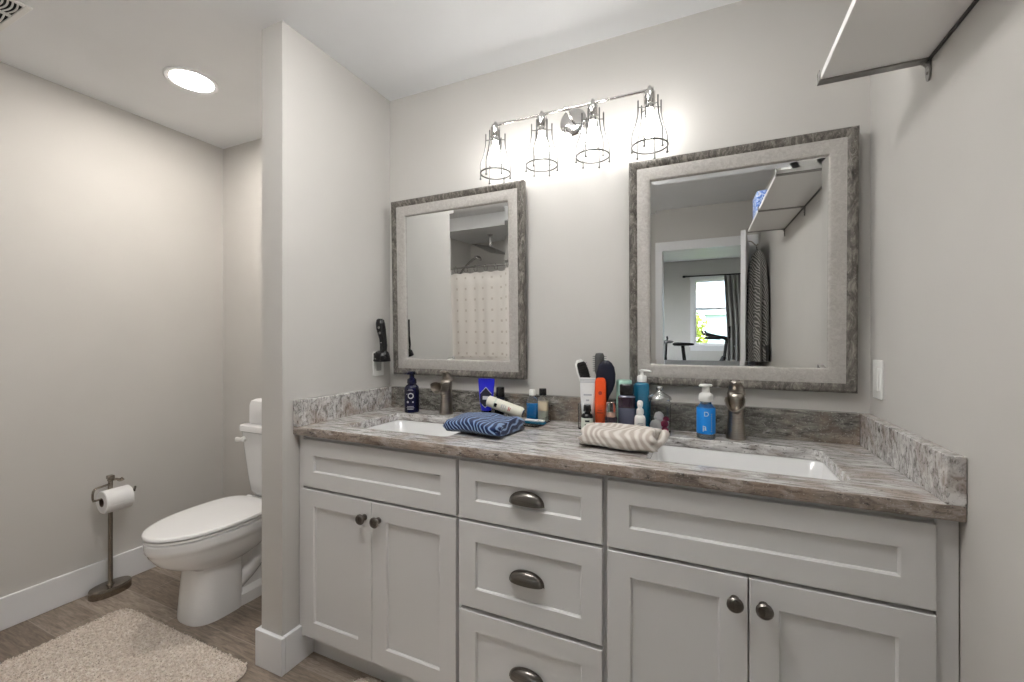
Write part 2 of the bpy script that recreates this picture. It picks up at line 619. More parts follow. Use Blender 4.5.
# ------------------------------------------------------------------ vanity: three cabinet units
YF = -.517      # face frame plane
YD = -.537      # door face plane
def shaker(bm, x0, x1, z0, z1, fw=.061):
    """one panelled front: flat frame, chamfered step, recessed panel"""
    b = bmesh.new()
    def rect(a, y, n):
        return [b.verts.new(p) for p in ((x0 + a, y, z0 + n), (x1 - a, y, z0 + n), (x1 - a, y, z1 - n), (x0 + a, y, z1 - n))]
    L = [rect(0, YF, 0), rect(0, YD + .0015, 0), rect(.0015, YD, .0015), rect(fw, YD, fw), rect(fw + .003, YD + .004, fw + .003), rect(fw + .004, YD + .009, fw + .004)]
    for a, c2 in zip(L[:-1], L[1:]):
        for k in range(4):
            b.faces.new((a[k], a[(k + 1) % 4], c2[(k + 1) % 4], c2[k]))
    b.faces.new(L[-1])
    b.faces.new(L[0])
    join(bm, b)
    return bm

def knob(x, z, parent):
    bm = lathe(B(), [(0, 0), (.011, 0), (.011, .003), (.006, .006), (.006, .014), (.014, .018), (.0185, .022), (.0185, .026), (.015, .030), (.0, .032)], 28,
               mx=Matrix.Rotation(pi / 2, 4, 'X'), c=(x, YD, z))
    box(bm, x - .0015, x + .0015, YD - .0335, YD - .030, z - .011, z + .011, bev=.0007)
    return link('knob', bm, 'bronze', parent, smooth=40)

def cup_pull(x, z, parent):
    """half dome bin pull, open underneath"""
    bm = B()
    n, m2 = 22, 8
    rings = []
    for s in (1.0, .93):
        for j in range(m2 + 1) if s == 1.0 else range(m2, -1, -1):
            ph = pi / 2 * j / m2
            ring = []
            for i in range(n + 1):
                t = pi * i / n
                sx = .0525 * s * cos(t)
                up = sin(t)
                prof = up ** .8
                ring.append((x + sx, YD - .020 * s * (sin(ph) ** .9) * (max(.0, 1 - (cos(t)) ** 2) ** .35) - .0005, z - .016 + (.036 * s) * prof * cos(ph) ** .75))
            rings.append(ring)
    loft(bm, rings, cap=False, closed=False)
    # back flange
    fl = [(x + .056 * cos(pi * i / n), YD - .002, z - .018 + .041 * sin(pi * i / n) ** .8) for i in range(n + 1)]
    fi = [(x + .050 * cos(pi * i / n), YD - .002, z - .016 + .034 * sin(pi * i / n) ** .8) for i in range(n + 1)]
    fb = [(p[0], YD, p[2]) for p in fl]
    loft(bm, [fb, fl, fi], cap=False, closed=False)
    return link('cup_pull', bm, 'bronze', parent, smooth=50)

def carcass(x0, x1, openings, root):
    bm = B()
    t = .016
    for xa in (x0, x1 - t):
        box(bm, xa, xa + t, YF + .02, -.02, .098, .882)
        box(bm, xa, xa + t, -.457, -.02, .0, .098)
    box(bm, x0 + t, x1 - t, YF + .02, -.02, .095, .111)
    box(bm, x0 + t, x1 - t, -.034, -.02, .111, .60)
    # face frame
    box(bm, x0, x0 + .03, YF, YF + .02, .098, .882)
    box(bm, x1 - .03, x1, YF, YF + .02, .098, .882)
    for z in openings:
        box(bm, x0 + .03, x1 - .03, YF, YF + .02, z - .018, z + .018)
    body = link('body', bm, 'cab', root)
    link('toe_kick', box(B(), x0 - (.018 if x0 < -1.3 else 0), x1, -.4725, -.4575, 0, .098), 'cab', root)
    return body

VX = (-1.4395, -.7190, -.2510, .4740)
cabl = thing('vanity_cabinet', 'pale grey vanity cabinet with two doors under the left sink', 'cabinet')
carcass(VX[0] + .02, VX[1], (.864, .681, .117), cabl)
link('filler_strip', box(B(), VX[0], VX[0] + .0235, -.528, -.512, .098, .882, bev=.001), 'cab', cabl)
link('false_front', shaker(B(), -1.414, -.725, .686, .866, .058), 'cab', cabl)
for x0, x1, kx in ((-1.414, -1.0710, -1.101), (-1.0680, -.725, -1.0375)):
    d = link('door', shaker(B(), x0, x1, .112, .676), 'cab', cabl)
    knob(kx, .618, d)
cabm = thing('drawer_cabinet', 'pale grey drawer cabinet with three cup pull drawers, middle of the vanity', 'cabinet')
carcass(VX[1] + .0005, VX[2] - .0005, (.864, .681, .403, .117), cabm)
for z0, z1 in ((.686, .866), (.410, .676), (.112, .396)):
    d = link('drawer', shaker(B(), -.713, -.258, z0, z1, .058), 'cab', cabm)
    cup_pull(-.481, (z0 + z1) / 2 + .002, d)
cabr = thing('vanity_cabinet', 'pale grey vanity cabinet with two doors under the right sink', 'cabinet')
carcass(VX[2], VX[3] - .03, (.864, .681, .117), cabr)
link('filler_strip', box(B(), .4385, VX[3], -.528, -.512, .098, .882, bev=.001), 'cab', cabr)
link('false_front', shaker(B(), -.244, .436, .686, .866, .058), 'cab', cabr)
for x0, x1, kx in ((-.244, .0925, .0640), (.0955, .436, .1250)):
    d = link('door', shaker(B(), x0, x1, .112, .676), 'cab', cabr)
    knob(kx, .618, d)

# ------------------------------------------------------------------ countertop and sinks
YC = -.5563
SINKS = ((-1.267, -.805), (-.152, .316))
SY0, SY1 = -.465, -.148
cu = bpy.data.curves.new('slab', 'CURVE')
cu.dimensions = '2D'
cu.fill_mode = 'BOTH'
cu.extrude = .0135
cu.bevel_depth = .0025
cu.bevel_resolution = 2
def spline(pts):
    s = cu.splines.new('POLY')
    s.points.add(len(pts) - 1)
    for p, q in zip(s.points, pts):
        p.co = (q[0], q[1], 0, 1)
    s.use_cyclic_u = True
spline(rrect(XL + .003, XR - .003, YC + .0025, -.003, .002, 2))
for x0, x1 in SINKS:
    spline(rrect(x0 - .0025, x1 + .0025, SY0 - .0025, SY1 + .0025, .035, 8))
tmp = bpy.data.objects.new('slab', cu)
COL.objects.link(tmp)
bpy.context.view_layer.update()
me = bpy.data.meshes.new_from_object(tmp.evaluated_get(bpy.context.evaluated_depsgraph_get()))
bpy.data.objects.remove(tmp)
bm = B()
bm.from_mesh(me)
bmesh.ops.translate(bm, verts=bm.verts, vec=(0, 0, ZC - .016))
counter = link('countertop', bm, 'granite')
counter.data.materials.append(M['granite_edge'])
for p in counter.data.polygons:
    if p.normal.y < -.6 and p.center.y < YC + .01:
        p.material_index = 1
tag(counter, 'grey brown granite countertop with two sink cutouts and splash edges', 'countertop')
ZS = 1.0145
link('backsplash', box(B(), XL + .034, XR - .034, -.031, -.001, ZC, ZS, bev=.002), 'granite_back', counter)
link('side_splash', box(B(), XL + .001, XL + .0325, YC, -.001, ZC, ZS, bev=.002), 'granite_side', counter)
link('side_splash', box(B(), XR - .0325, XR - .001, YC, -.001, ZC, ZS, bev=.002), 'granite_side', counter)

def sink(x0, x1, label):
    cx, cy = (x0 + x1) / 2, (SY0 + SY1) / 2
    zt = ZC - .0325
    root = thing('undermount_sink', label, 'sink', (cx, cy, zt), group='undermount sinks')
    hx, hy = (x1 - x0) / 2, (SY1 - SY0) / 2
    def rr(dx, z, r):
        return [(p[0], p[1], z) for p in rrect(-hx - dx, hx + dx, -hy - dx, hy + dx, r, 8)]
    rings = [rr(.03, 0, .06), rr(.004, 0, .037), rr(.0, -.004, .036), rr(-.012, -.075, .045), rr(-.022, -.105, .05), rr(-.05, -.124, .05), rr(-.11, -.130, .04), rr(-.135, -.132, .02)]
    out = [rr(-.13, -.142, .02), rr(-.05, -.136, .05), rr(-.012, -.115, .05), rr(.0, -.08, .045), rr(.012, -.012, .04), rr(.03, -.010, .06)]
    link('basin', loft(B(), rings + out + [rings[0]], cap=False), 'porcelain', root, smooth=50)
    # overflow ring on the back wall, drain in the floor
    bm = B()
    lathe(bm, [(.0, .0), (.034, 0), (.034, .003), (.026, .0045), (.022, .003), (.0, .002)], 28, c=(0, 0, -.1315))
    link('drain', bm, 'chrome', root, smooth=40)
    return root
sink(*SINKS[0], 'white rectangular sink set under the granite at the left tap')
sink(*SINKS[1], 'white rectangular sink set under the granite at the right tap')

# ------------------------------------------------------------------ taps
def faucet(x, y, label, rz=0):
    root = thing('waterfall_faucet', label, 'faucet', (x, y, ZC), rz, group='waterfall taps')
    bm = B()
    def ring(z, rx, ry, oy=0, n=28):
        return [(rx * cos(2 * pi * k / n), oy + ry * sin(2 * pi * k / n), z) for k in range(n)]
    loft(bm, [ring(0, .031, .031), ring(.004, .031, .031), ring(.03, .0275, .0275), ring(.06, .0245, .025), ring(.085, .0235, .025), ring(.105, .0245, .027), ring(.125, .026, .0275), ring(.140, .0262, .0265), ring(.150, .024, .024), ring(.154, .018, .018)])
    link('body', bm, 'nickel', root, smooth=50)
    # open trough spout, flaring towards the bowl
    rings = []
    for (yy, zb, hw, dep, th) in ((-.005, .082, .0245, .058, .003), (-.025, .086, .0255, .054, .003), (-.045, .097, .027, .049, .003), (-.062, .100, .029, .045, .0028), (-.080, .100, .031, .040, .0022)):
        o, i2 = [], []
        for k in range(15):
            t = pi + pi * k / 14
            o.append((hw * cos(t), yy, zb + dep + dep * sin(t)))
            i2.append(((hw - th) * cos(t), yy, zb + dep + (dep - th) * sin(t)))
        rings.append(o + i2[::-1])
    link('spout', loft(B(), rings), 'nickel', root, smooth=50)
    # leaf shaped lever on top, tip leaning forwards
    path = smooth_path([(0, .012, .146), (0, .008, .165), (0, -.006, .182), (0, -.026, .191), (0, -.042, .188)], 4)
    rings = []
    for i, p in enumerate(path):
        t = i / (len(path) - 1)
        wd = .023 * (1 - t) ** .7 + .006
        th = .010 * (1 - t) + .0035
        nx = path[min(i + 1, len(path) - 1)] - path[max(i - 1, 0)]
        nrm = Vector((0, -nx.z, nx.y)).normalized()
        rings.append([(p.x + wd * cos(2 * pi * k / 16), p.y + nrm.y * th * sin(2 * pi * k / 16), p.z + nrm.z * th * sin(2 * pi * k / 16)) for k in range(16)])
    link('lever', loft(B(), rings), 'nickel', root, smooth=50)
    return root
faucet(-1.052, -.088, 'brushed nickel waterfall tap with leaf lever at the left sink')
faucet(.093, -.088, 'brushed nickel waterfall tap with leaf lever at the right sink', -.09)

# ------------------------------------------------------------------ mirrors
def mirror(xc, label, rz=0):
    W2, HH = .351, .838
    root = thing('framed_mirror', label, 'mirror', (xc, -.003 - abs(rz) * .35, 1.078), rz, rx=.0218, group='framed vanity mirrors')
    def ring_frame(prof, name, m):
        """prof: (inset from outer edge, y) closed section swept round the rectangle with mitred corners"""
        b = bmesh.new()
        R = []
        for a, y in prof:
            R.append([b.verts.new(p) for p in ((-W2 + a, y, a), (W2 - a, y, a), (W2 - a, y, HH - a), (-W2 + a, y, HH - a))])
        for i in range(len(R)):
            p, q = R[i], R[(i + 1) % len(R)]
            for k in range(4):
                b.faces.new((p[k], p[(k + 1) % 4], q[(k + 1) % 4], q[k]))
        return link(name, b, m, root, smooth=30)
    ring_frame([(0, 0), (0, -.024), (.003, -.029), (.009, -.0315), (.018, -.030), (.026, -.026), (.030, -.024), (.030, 0)], 'outer_moulding', 'frame_dark')
    ring_frame([(.030, 0), (.030, -.0245), (.033, -.0255), (.070, -.0225), (.0745, -.020), (.0765, -.016), (.0765, 0)], 'inner_frame', 'frame_light')
    b = bmesh.new()
    def rect(a, y):
        return [b.verts.new(p) for p in ((-W2 + a, y, a), (W2 - a, y, a), (W2 - a, y, HH - a), (-W2 + a, y, HH - a))]
    L = [rect(.0755, -.004), rect(.0755, -.0118), rect(.094, -.0135)]
    for p, q in zip(L[:-1], L[1:]):
        for k in range(4):
            b.faces.new((p[k], p[(k + 1) % 4], q[(k + 1) % 4], q[k]))
    b.faces.new(L[-1])
    b.faces.new(L[0])
    link('mirror_glass', b, 'mirror', root)
    return root
mirror(-1.045, 'weathered wood framed mirror hanging above the left sink', -.011)
mirror(.086, 'weathered wood framed mirror hanging above the right sink')

# ------------------------------------------------------------------ vanity light bar
LX, LY, LZ = -.494, -.096, 2.146
vl = thing('vanity_light', 'polished nickel four lamp bar with wire cage shades above the mirrors', 'wall light', (LX, 0, LZ))
link('wall_plate', lathe(B(), [(0, 0), (.056, 0), (.056, .004), (.050, .009), (.040, .012), (.012, .014), (0, .014)], 40, mx=Matrix.Rotation(pi / 2, 4, 'X'), c=(0, 0, -.008)), 'chrome', vl, smooth=40)
link('arm', tube(B(), [(0, -.012, -.008), (0, -.04, -.006), (0, LY, 0)], .006, 12), 'chrome', vl, smooth=50)
bm = tube(B(), [(-.318, LY, 0), (.318, LY, 0)], .0055, 14)
for s in (-1, 1):
    tube(bm, [(s * .318, LY, 0), (s * .324, LY, 0)], .008, 14)
tube(bm, [(-.010, LY, 0), (.010, LY, 0)], .010, 14)
link('bar', bm, 'chrome', vl, smooth=50)
for k in range(4):
    x = (-.310, -.103, .103, .310)[k]
    c0 = (x, LY, 0)
    bm = lathe(B(), [(0, .014), (.006, .013), (.008, .006), (.010, .004), (.013, -.008), (.0205, -.010), (.0205, -.050), (.0195, -.052), (.0195, -.056), (.0205, -.058), (.0205, -.066), (.016, -.070), (0, -.070)], 26, c=c0)
    sh = link('socket', bm, 'chrome', vl, smooth=40)
    bm = B()
    for q in range(6):
        a = 2 * pi * q / 6 + .35
        prof = [(.0195, -.058), (.036, -.050), (.0405, -.038), (.0405, -.062), (.042, -.095), (.050, -.130), (.0605, -.160), (.0625, -.190), (.0625, -.222)]
        pts = smooth_path([(x + r * cos(a), LY + r * sin(a), z) for r, z in prof[2:]], 4)
        tube(bm, pts, .0029, 8)
        tube(bm, [(x + .018 * cos(a), LY + .018 * sin(a), -.062), (x + .041 * cos(a), LY + .041 * sin(a), -.062)], .0018, 8)
        lathe(bm, [(0, .0045), (.0035, .003), (.0048, 0), (.0035, -.003), (0, -.0045)], 10, c=(x + .0625 * cos(a), LY + .0625 * sin(a), -.224))
        lathe(bm, [(0, .003), (.0028, .0), (0, -.003)], 8, c=(x + .0405 * cos(a), LY + .0405 * sin(a), -.037))
    tube(bm, [(x + .0625 * cos(2 * pi * i / 36), LY + .0625 * sin(2 * pi * i / 36), -.203) for i in range(36)], .0031, 8, closed=True)
    link('wire_cage', bm, 'cage', sh, smooth=50)
    bm = lathe(B(), [(0, -.070), (.012, -.070), (.0125, -.082), (.017, -.10), (.026, -.120), (.029, -.138), (.026, -.154), (.016, -.166), (0, -.170)], 26, c=c0)
    link('bulb', bm, 'bulb', sh, smooth=60)

# ------------------------------------------------------------------ recessed ceiling lamps and extractor
def can(x, y, label, lens, r=.082):
    root = thing('recessed_ceiling_light', label, 'ceiling light', (x, y, H), group='recessed ceiling lights')
    link('trim_ring', lathe(B(), [(r, -.001), (r + .024, -.001), (r + .024, -.004), (r + .018, -.008), (r + .002, -.006), (r, -.001)], 40), 'trim', root, smooth=40)
    link('lens', lathe(B(), [(0, -.0015), (r, -.0015), (r, -.004), (0, -.0045)], 40), lens, root)
    return root
can(-2.155, -.515, 'round recessed light shining in the ceiling over the toilet', 'lens_alcove')
gl = thing('added_ceiling_light', 'added white dome fill light, unseen, in the middle of the bathroom ceiling', 'ceiling light', (-.70, -1.20, H))  # unseen lamp, added to lift ceiling and walls evenly
link('collar', lathe(B(), [(0, 0), (.09, 0), (.09, -.02), (.075, -.03), (0, -.03)], 36), 'nickel', gl, smooth=40)
link('dome', lathe(B(), [(.07, -.031), (.125, -.036), (.15, -.06), (.145, -.09), (.115, -.125), (.06, -.145), (0, -.150)], 40), mat('added dome light glass', (1, 1, 1), .4, emit=(1, .98, .95), es=FILL_GLOBE), gl, smooth=60)
can(-.92, -.86, 'added recessed fill light, unseen, in the ceiling before the left sink', 'lens_fill')  # added out of view to brighten counter and side walls
can(.02, -.86, 'added recessed fill light, unseen, in the ceiling before the right sink', 'lens_fill')  # second added lamp of the vanity pair
can(-2.25, -1.70, 'added recessed fill light, unseen, between toilet alcove and shower curtain', 'lens')  # added out of view to light the lower left wall and floor
can(-2.0, -2.70, 'round recessed light in the dropped ceiling of the shower', 'lens', .060).location = (-1.75, -2.70, 2.305)

fan = thing('ceiling_vent', 'white louvred extractor grille in the ceiling by the left wall', 'vent', (-2.365, -1.175, H))
bm = B()
for a in ((-.163, .163, -.163, -.145), (-.163, .163, .145, .163), (-.163, -.145, -.145, .145), (.145, .163, -.145, .145), (.030, .046, -.145, .145)):
    box(bm, *a, -.0075, -.001, bev=.002)
link('grille_frame', bm, 'plastic_white', fan)
link('backing', box(B(), -.147, .147, -.147, .147, -.003, -.0015), 'dark_hole', fan)
bm = B()
for s in (-1, 1):
    for k in range(24):
        y = -.140 + k * .0118
        x0, x1 = (.046, .145) if s > 0 else (-.145, .030)
        n = 8
        pts = [(x0 + (x1 - x0) * i / n, y + .008 * sin(pi * i / n), -.006) for i in range(n + 1)]
        tube(bm, pts, .0026, 6)
link('louvres', bm, 'plastic_white', fan, smooth=50)

# ------------------------------------------------------------------ wall plates and trimmer
def wall_plate(name, label, cat, x, y, z, sx):
    root = thing(name, label, cat, (x, y, z))
    bm = box(B(), 0, .006, -.036, .036, -.058, .058, bev=.002)
    if sx < 0:
        bm.transform(Matrix.Scale(-1, 4, (1, 0, 0)))
    link('cover', bm, 'plastic_white', root, smooth=40)
    return root
sw = wall_plate('light_switch', 'white rocker light switch plate on the right wall by the mirror', 'switch', XR, -.078, 1.128, -1)
bm = box(B(), -.0105, -.0055, -.017, .017, -.034, .034, bev=.002)
link('rocker', bm, 'plastic_white', sw)
ot = wall_plate('wall_outlet', 'white outlet plate on the partition wall behind the black trimmer', 'outlet', XL, -.088, 1.130, 1)
bm = box(B(), .0055, .0075, -.017, .017, -.034, .034, bev=.001)
link('socket_face', bm, mat('grey outlet face', (.45, .45, .44), .4), ot)

tr = thing('hair_trimmer', 'black hair trimmer standing in its charger on the partition outlet', 'trimmer', (-1.399, -.108, 1.142))
bm = B()
loft(bm, [super_ring(0, 0, z, a, b, 2.6, 28) for z, a, b in ((0, .036, .034), (.004, .0375, .036), (.028, .034, .033), (.045, .028, .026), (.052, .018, .016))])
box(bm, -.0355, -.02, -.02, .02, .004, .04, bev=.004)
link('charging_cradle', bm, 'black', tr, smooth=45)
rings = []
for z, a, b, ox in ((.045, .015, .015, .008), (.075, .0165, .016, .010), (.105, .0165, .016, .007), (.130, .019, .018, .001), (.155, .0215, .02, -.005), (.180, .021, .019, -.009), (.197, .017, .016, -.010), (.203, .010, .010, -.010)):
    rings.append(super_ring(ox, 0, z, a, b, 2.4, 24))
tb = link('body', loft(B(), rings), 'black', tr, smooth=50)
bm = B()
for q, z in ((-.002, .16), (.004, .135)):
    link('button', lathe(B(), [(0, 0), (.006, 0), (.006, .002), (0, .003)], 14, mx=Matrix.Rotation(pi / 2, 4, 'X'), c=(q, -.0185, z)), 'rail', tb)
link('badge', box(bm, .004, .013, -.0172, -.0155, .088, .092), 'rail', tb)

# ------------------------------------------------------------------ wall shelf (right wall)
SH = 1.902
sf = thing('wall_shelf', 'long white wall shelf on dark metal brackets high on the right wall', 'shelf', (XR, -.40, SH))
link('board', box(B(), -.212, -.004, -1.285, .0, 0, .018, bev=.0015), mat('white melamine', (.86, .855, .845), .4), sf)
link('wall_gap_strip', box(B(), -.006, -.0005, -1.285, .0, -.007, .0, bev=.001), 'steel_dark', sf)  # dark strip standing in for the shaded gap between shelf and wall
for y in (.004, -.645, -1.272):
    bm = B()
    box(bm, -.214, -.001, y - .012, y + .012, -.0045, -.0003, bev=.001)
    box(bm, -.2165, -.2135, y - .012, y + .012, -.0045, .024, bev=.001)
    br = link('bracket', bm, 'rail', sf)
    bm = B()
    rings = []
    for z, hw in ((-.004, .012), (-.03, .011), (-.044, .008), (-.050, .003)):
        rings.append([(-.0045, y - hw, z), (-.0008, y - hw, z), (-.0008, y + hw, z), (-.0045, y + hw, z)])
    loft(bm, rings)
    pts = [(-.002, y, -.003)] + [(-.026 + .024 * cos(t), y, -.026 + .022 * sin(t)) for t in (0.0, .4, .8, 1.2, 1.57)]
    rings = [[(p[0], y - .006, p[2]), (p[0] - .002, y - .006, p[2] + .001), (p[0] - .002, y + .006, p[2] + .001), (p[0], y + .006, p[2])] for p in pts[1:]]
    loft(bm, rings)
    lathe(bm, [(0, 0), (.004, 0), (.003, .002), (0, .003)], 12, mx=Matrix.Rotation(-pi / 2, 4, 'Y'), c=(-.0045, y, -.032))
    link('bracket_hook', bm, 'rail', br)

# things on the shelf (seen in the mirror)
cr = thing('storage_crate', 'white crate with dark handle slots on the near end of the wall shelf', 'crate', (.392, -.545, SH + .0185))
bm = B()
cw, cl, chh = .072, .13, .108
for s in (-1, 1):
    for a in ((-cw, cw, s * cl - .006, s * cl + .006),):
        box(bm, *a, 0, .014)
        box(bm, a[0], a[1], a[2], a[3], .046, .054)
        box(bm, a[0], a[1], a[2], a[3], .092, chh)
        box(bm, a[0], a[0] + .025, a[2], a[3], 0, chh)
        box(bm, a[1] - .055, a[1], a[2], a[3], 0, chh)
    box(bm, s * cw - .004, s * cw + .004, -cl, cl, 0, chh)
box(bm, -cw, cw, -cl, cl, 0, .008)
link('crate_body', bm, 'plastic_white', cr)
link('dark_contents', box(B(), -.062, .062, -.115, .115, .009, .090, bev=.01), 'dark_hole', cr)
def blue_print():
    m = mat('blue white print', (.2, .35, .8), .5)
    nt, N, L, P = nodes(m)
    f = noise_tex(nt, coords(nt), 45, 4, .6, 1)
    L.new(ramp(nt, f, [(.40, (.07, .16, .52)), (.5, (.25, .38, .75)), (.62, (.72, .78, .88))]), P.inputs['Base Color'])
    return m
M['blueprint'] = blue_print()
bx = box(B(), -.055, .055, -.11, .11, 0, .13, bev=.012, seg=3)
for v in bx.verts:
    v.co += Vector(noise.noise_vector(v.co * 14)) * .004
tag(link('tissue_pack', bx, 'blueprint', loc=(.322, -1.30, SH + .0185), smooth=50), 'blue and white printed pack at the front of the wall shelf', 'package')

# ------------------------------------------------------------------ robe behind the door
rb_bm = B()
rings = []
for z, a, b, oy in ((1.87, .018, .02, 0), (1.84, .045, .05, 0), (1.75, .062, .085, 0), (1.5, .075, .12, 0), (1.2, .085, .14, 0), (.9, .088, .15, 0), (.7, .088, .15, 0), (.62, .085, .147, 0)):
    ring = []
    for k in range(72):
        t = 2 * pi * k / 72
        f = 1 + (.16 * sin(7 * t + z * 2) + .07 * sin(13 * t + 1)) * min(1, (1.9 - z) * 2.2)
        ring.append((a * f * cos(t), oy + b * f * sin(t), z))
    rings.append(ring)
loft(rb_bm, rings)
robe = thing('hanging_robe', 'grey zebra patterned robe hanging behind the open white door', 'robe', (.392, -2.41, 0))
link('cloth', rb_bm, 'robe', robe, smooth=60)
link('hanging_loop', tube(B(), [(0, -.015, 1.86), (-.01, -.01, 1.90), (-.012, 0, 1.915), (-.01, .01, 1.90), (0, .015, 1.86)], .004, 8), 'robe', robe)
link('belt', tube(B(), smooth_path([(.05, .16, 1.10), (.055, .17, 1.0), (.05, .165, .9), (.055, .168, .78)], 4), .012, 8), 'black_matte', robe, smooth=50)
hk = link('door_hook', tube(B(), smooth_path([(.3225, -2.41, 1.955), (.35, -2.41, 1.945), (.378, -2.41, 1.915), (.392, -2.41, 1.925)], 4), .005, 10), 'nickel', door, smooth=50)

# ------------------------------------------------------------------ shower things
tag(link('shower_curtain_rod', tube(B(), [(XW, -2.27, 1.905), (-1.24, -2.27, 1.905)], .011, 14), 'rail', smooth=50), 'straight metal shower rod between the left wall and shower end wall', 'curtain rod')
sc = thing('shower_curtain', 'white shower curtain with small beige squares hanging at the tub', 'shower curtain', (-1.99, -2.27, 0))
bm = B()
uvl = bm.loops.layers.uv.new('UVMap')
nx, nz = 150, 12
grid = []
for j in range(nz + 1):
    row = []
    z = .14 + (1.848 - .14) * j / nz
    for i in range(nx + 1):
        u = i / nx
        x = -.74 + 1.46 * u
        y = .006 * sin(u * 2 * pi * 12) * (1 - .35 * j / nz) + .008 * sin(u * 31 + j * .12)
        zz = z - (.010 * (1 - cos(u * 2 * pi * 12)) * .5 if j == nz else 0)
        row.append(bm.verts.new((x, y, zz)))
    grid.append(row)
for j in range(nz):
    for i in range(nx):
        f = bm.faces.new((grid[j][i], grid[j][i + 1], grid[j + 1][i + 1], grid[j + 1][i]))
        for lp, (a, b2) in zip(f.loops, ((i, j), (i + 1, j), (i + 1, j + 1), (i, j + 1))):
            lp[uvl].uv = (a / nx, b2 / nz)
o = link('curtain_cloth', bm, 'curtain', sc, smooth=180)
sm = o.modifiers.new('thick', 'SOLIDIFY')
sm.thickness = .0015
for k in range(13):
    x = -.73 + 1.44 * k / 12
    link('curtain_ring', tube(B(), arc((x, 0, 1.884), .034, 0, 2 * pi * 23 / 24, 23, 'yz'), .0022, 6, closed=True), 'chrome', sc, smooth=60)

rs = thing('rain_shower_head', 'square rain shower head hanging from the dropped shower ceiling', 'shower head', (-2.27, -2.66, 2.305))
bm = lathe(B(), [(0, 0), (.032, 0), (.032, -.006), (.014, -.012), (.0125, -.11), (.02, -.115), (.02, -.135), (0, -.14)], 20)
link('ceiling_arm', bm, 'chrome', rs, smooth=40)
MXr = Matrix.Translation((0, 0, -.165)) @ Matrix.Rotation(radians(17), 4, Vector((.45, .89, 0))) @ Matrix.Rotation(radians(18), 4, 'Z')
bm = box(B(), -.15, .15, -.15, .15, -.005, .005, bev=.002, mx=MXr)
lathe(bm, [(0, .03), (.02, .025), (.028, .004), (0, .004)], 18, mx=MXr)
plate = link('plate', bm, 'rail', rs, smooth=40)
hs = thing('hand_shower', 'chrome hand shower on its bracket on the left shower wall', 'hand shower', (XW, -2.66, 1.95))
bm = tube(B(), [(0, 0, -.10), (.03, 0, -.10), (.055, 0, -.085)], .014, 12)
lathe(bm, [(0, 0), (.035, 0), (.035, .006), (.02, .014), (0, .014)], 20, mx=Matrix.Rotation(pi / 2, 4, 'Y'), c=(0, 0, -.10))
link('wall_bracket', bm, 'chrome', hs, smooth=40)
bm = tube(B(), smooth_path([(.055, 0, -.12), (.10, 0, -.04), (.18, 0, .04), (.26, 0, .095), (.31, 0, .115)], 5), [.011 + .002 * (i > 12) for i in range(21)], 12)
link('handle', bm, 'chrome', hs, smooth=50)
link('spray_face', lathe(B(), [(0, .02), (.02, .018), (.045, .002), (.048, -.012), (.044, -.016), (0, -.016)], 26, mx=Matrix.Translation((.335, 0, .112)) @ Matrix.Rotation(radians(35), 4, 'Y')), 'chrome', hs, smooth=40)
link('hose', tube(B(), smooth_path([(.05, 0, -.13), (.05, .03, -.4), (.06, .06, -.75), (.05, .02, -.95), (.0, 0, -.98)], 6), .007, 10), 'chrome', hs, smooth=50)

# bathtub (hidden below the curtain, closes the enclosure)
tub = thing('bathtub', 'white alcove bathtub behind the shower curtain', 'bathtub', (-2.0, -2.675, 0))
def tr_(hx, hy, z, r):
    return [(p[0], p[1], z) for p in rrect(-hx, hx, -hy, hy, r, 6)]
link('tub_shell', loft(B(), [tr_(.755, .355, 0, .02), tr_(.755, .355, .46, .02), tr_(.745, .345, .47, .03), tr_(.67, .27, .47, .12), tr_(.65, .25, .44, .12), tr_(.58, .20, .15, .1), tr_(.5, .15, .12, .08)]), 'porcelain', tub, smooth=40)

# ------------------------------------------------------------------ toilet
to = thing('toilet', 'white two piece toilet with closed lid in the alcove', 'toilet', (-2.085, 0, 0))
def egg(z, yf, yb, hw, yc=None, pf=2.0, pb=2.8, n=56):
    yc = yf + (yb - yf) * .45 if yc is None else yc
    out = []
    for k in range(n):
        t = 2 * pi * k / n
        c, s = cos(t), sin(t)
        p = pb if s > 0 else pf
        x = hw * math.copysign(abs(c) ** (2 / p), c)
        y = yc + (yb - yc if s > 0 else yc - yf) * math.copysign(abs(s) ** (2 / p), s)
        out.append((x, y, z))
    return out
bm = B()
# front pedestal column flowing into the bowl
loft(bm, [egg(0, -.588, -.375, .113, -.46, 2.9, 4), egg(.012, -.590, -.375, .114, -.46, 2.9, 4), egg(.10, -.582, -.375, .111, -.46, 2.9, 4), egg(.215, -.572, -.375, .108, -.46, 2.8, 4),
          egg(.232, -.574, -.365, .111, -.46, 2.6, 3.4), egg(.244, -.598, -.33, .125, -.44, 2.3, 3), egg(.262, -.640, -.28, .143, -.42, 2.15, 2.8), egg(.295, -.682, -.22, .162, -.42, 2.1, 2.7), egg(.335, -.710, -.20, .175, -.42, 2.05, 2.7), egg(.352, -.717, -.195, .179, -.42, 2.05, 2.7), egg(.356, -.721, -.19, .1825, -.42, 2.05, 2.7), egg(.372, -.724, -.19, .184, -.42, 2.05, 2.7), egg(.396, -.724, -.19, .183, -.42, 2.05, 2.7), egg(.402, -.716, -.195, .176, -.42, 2.05, 2.7)])
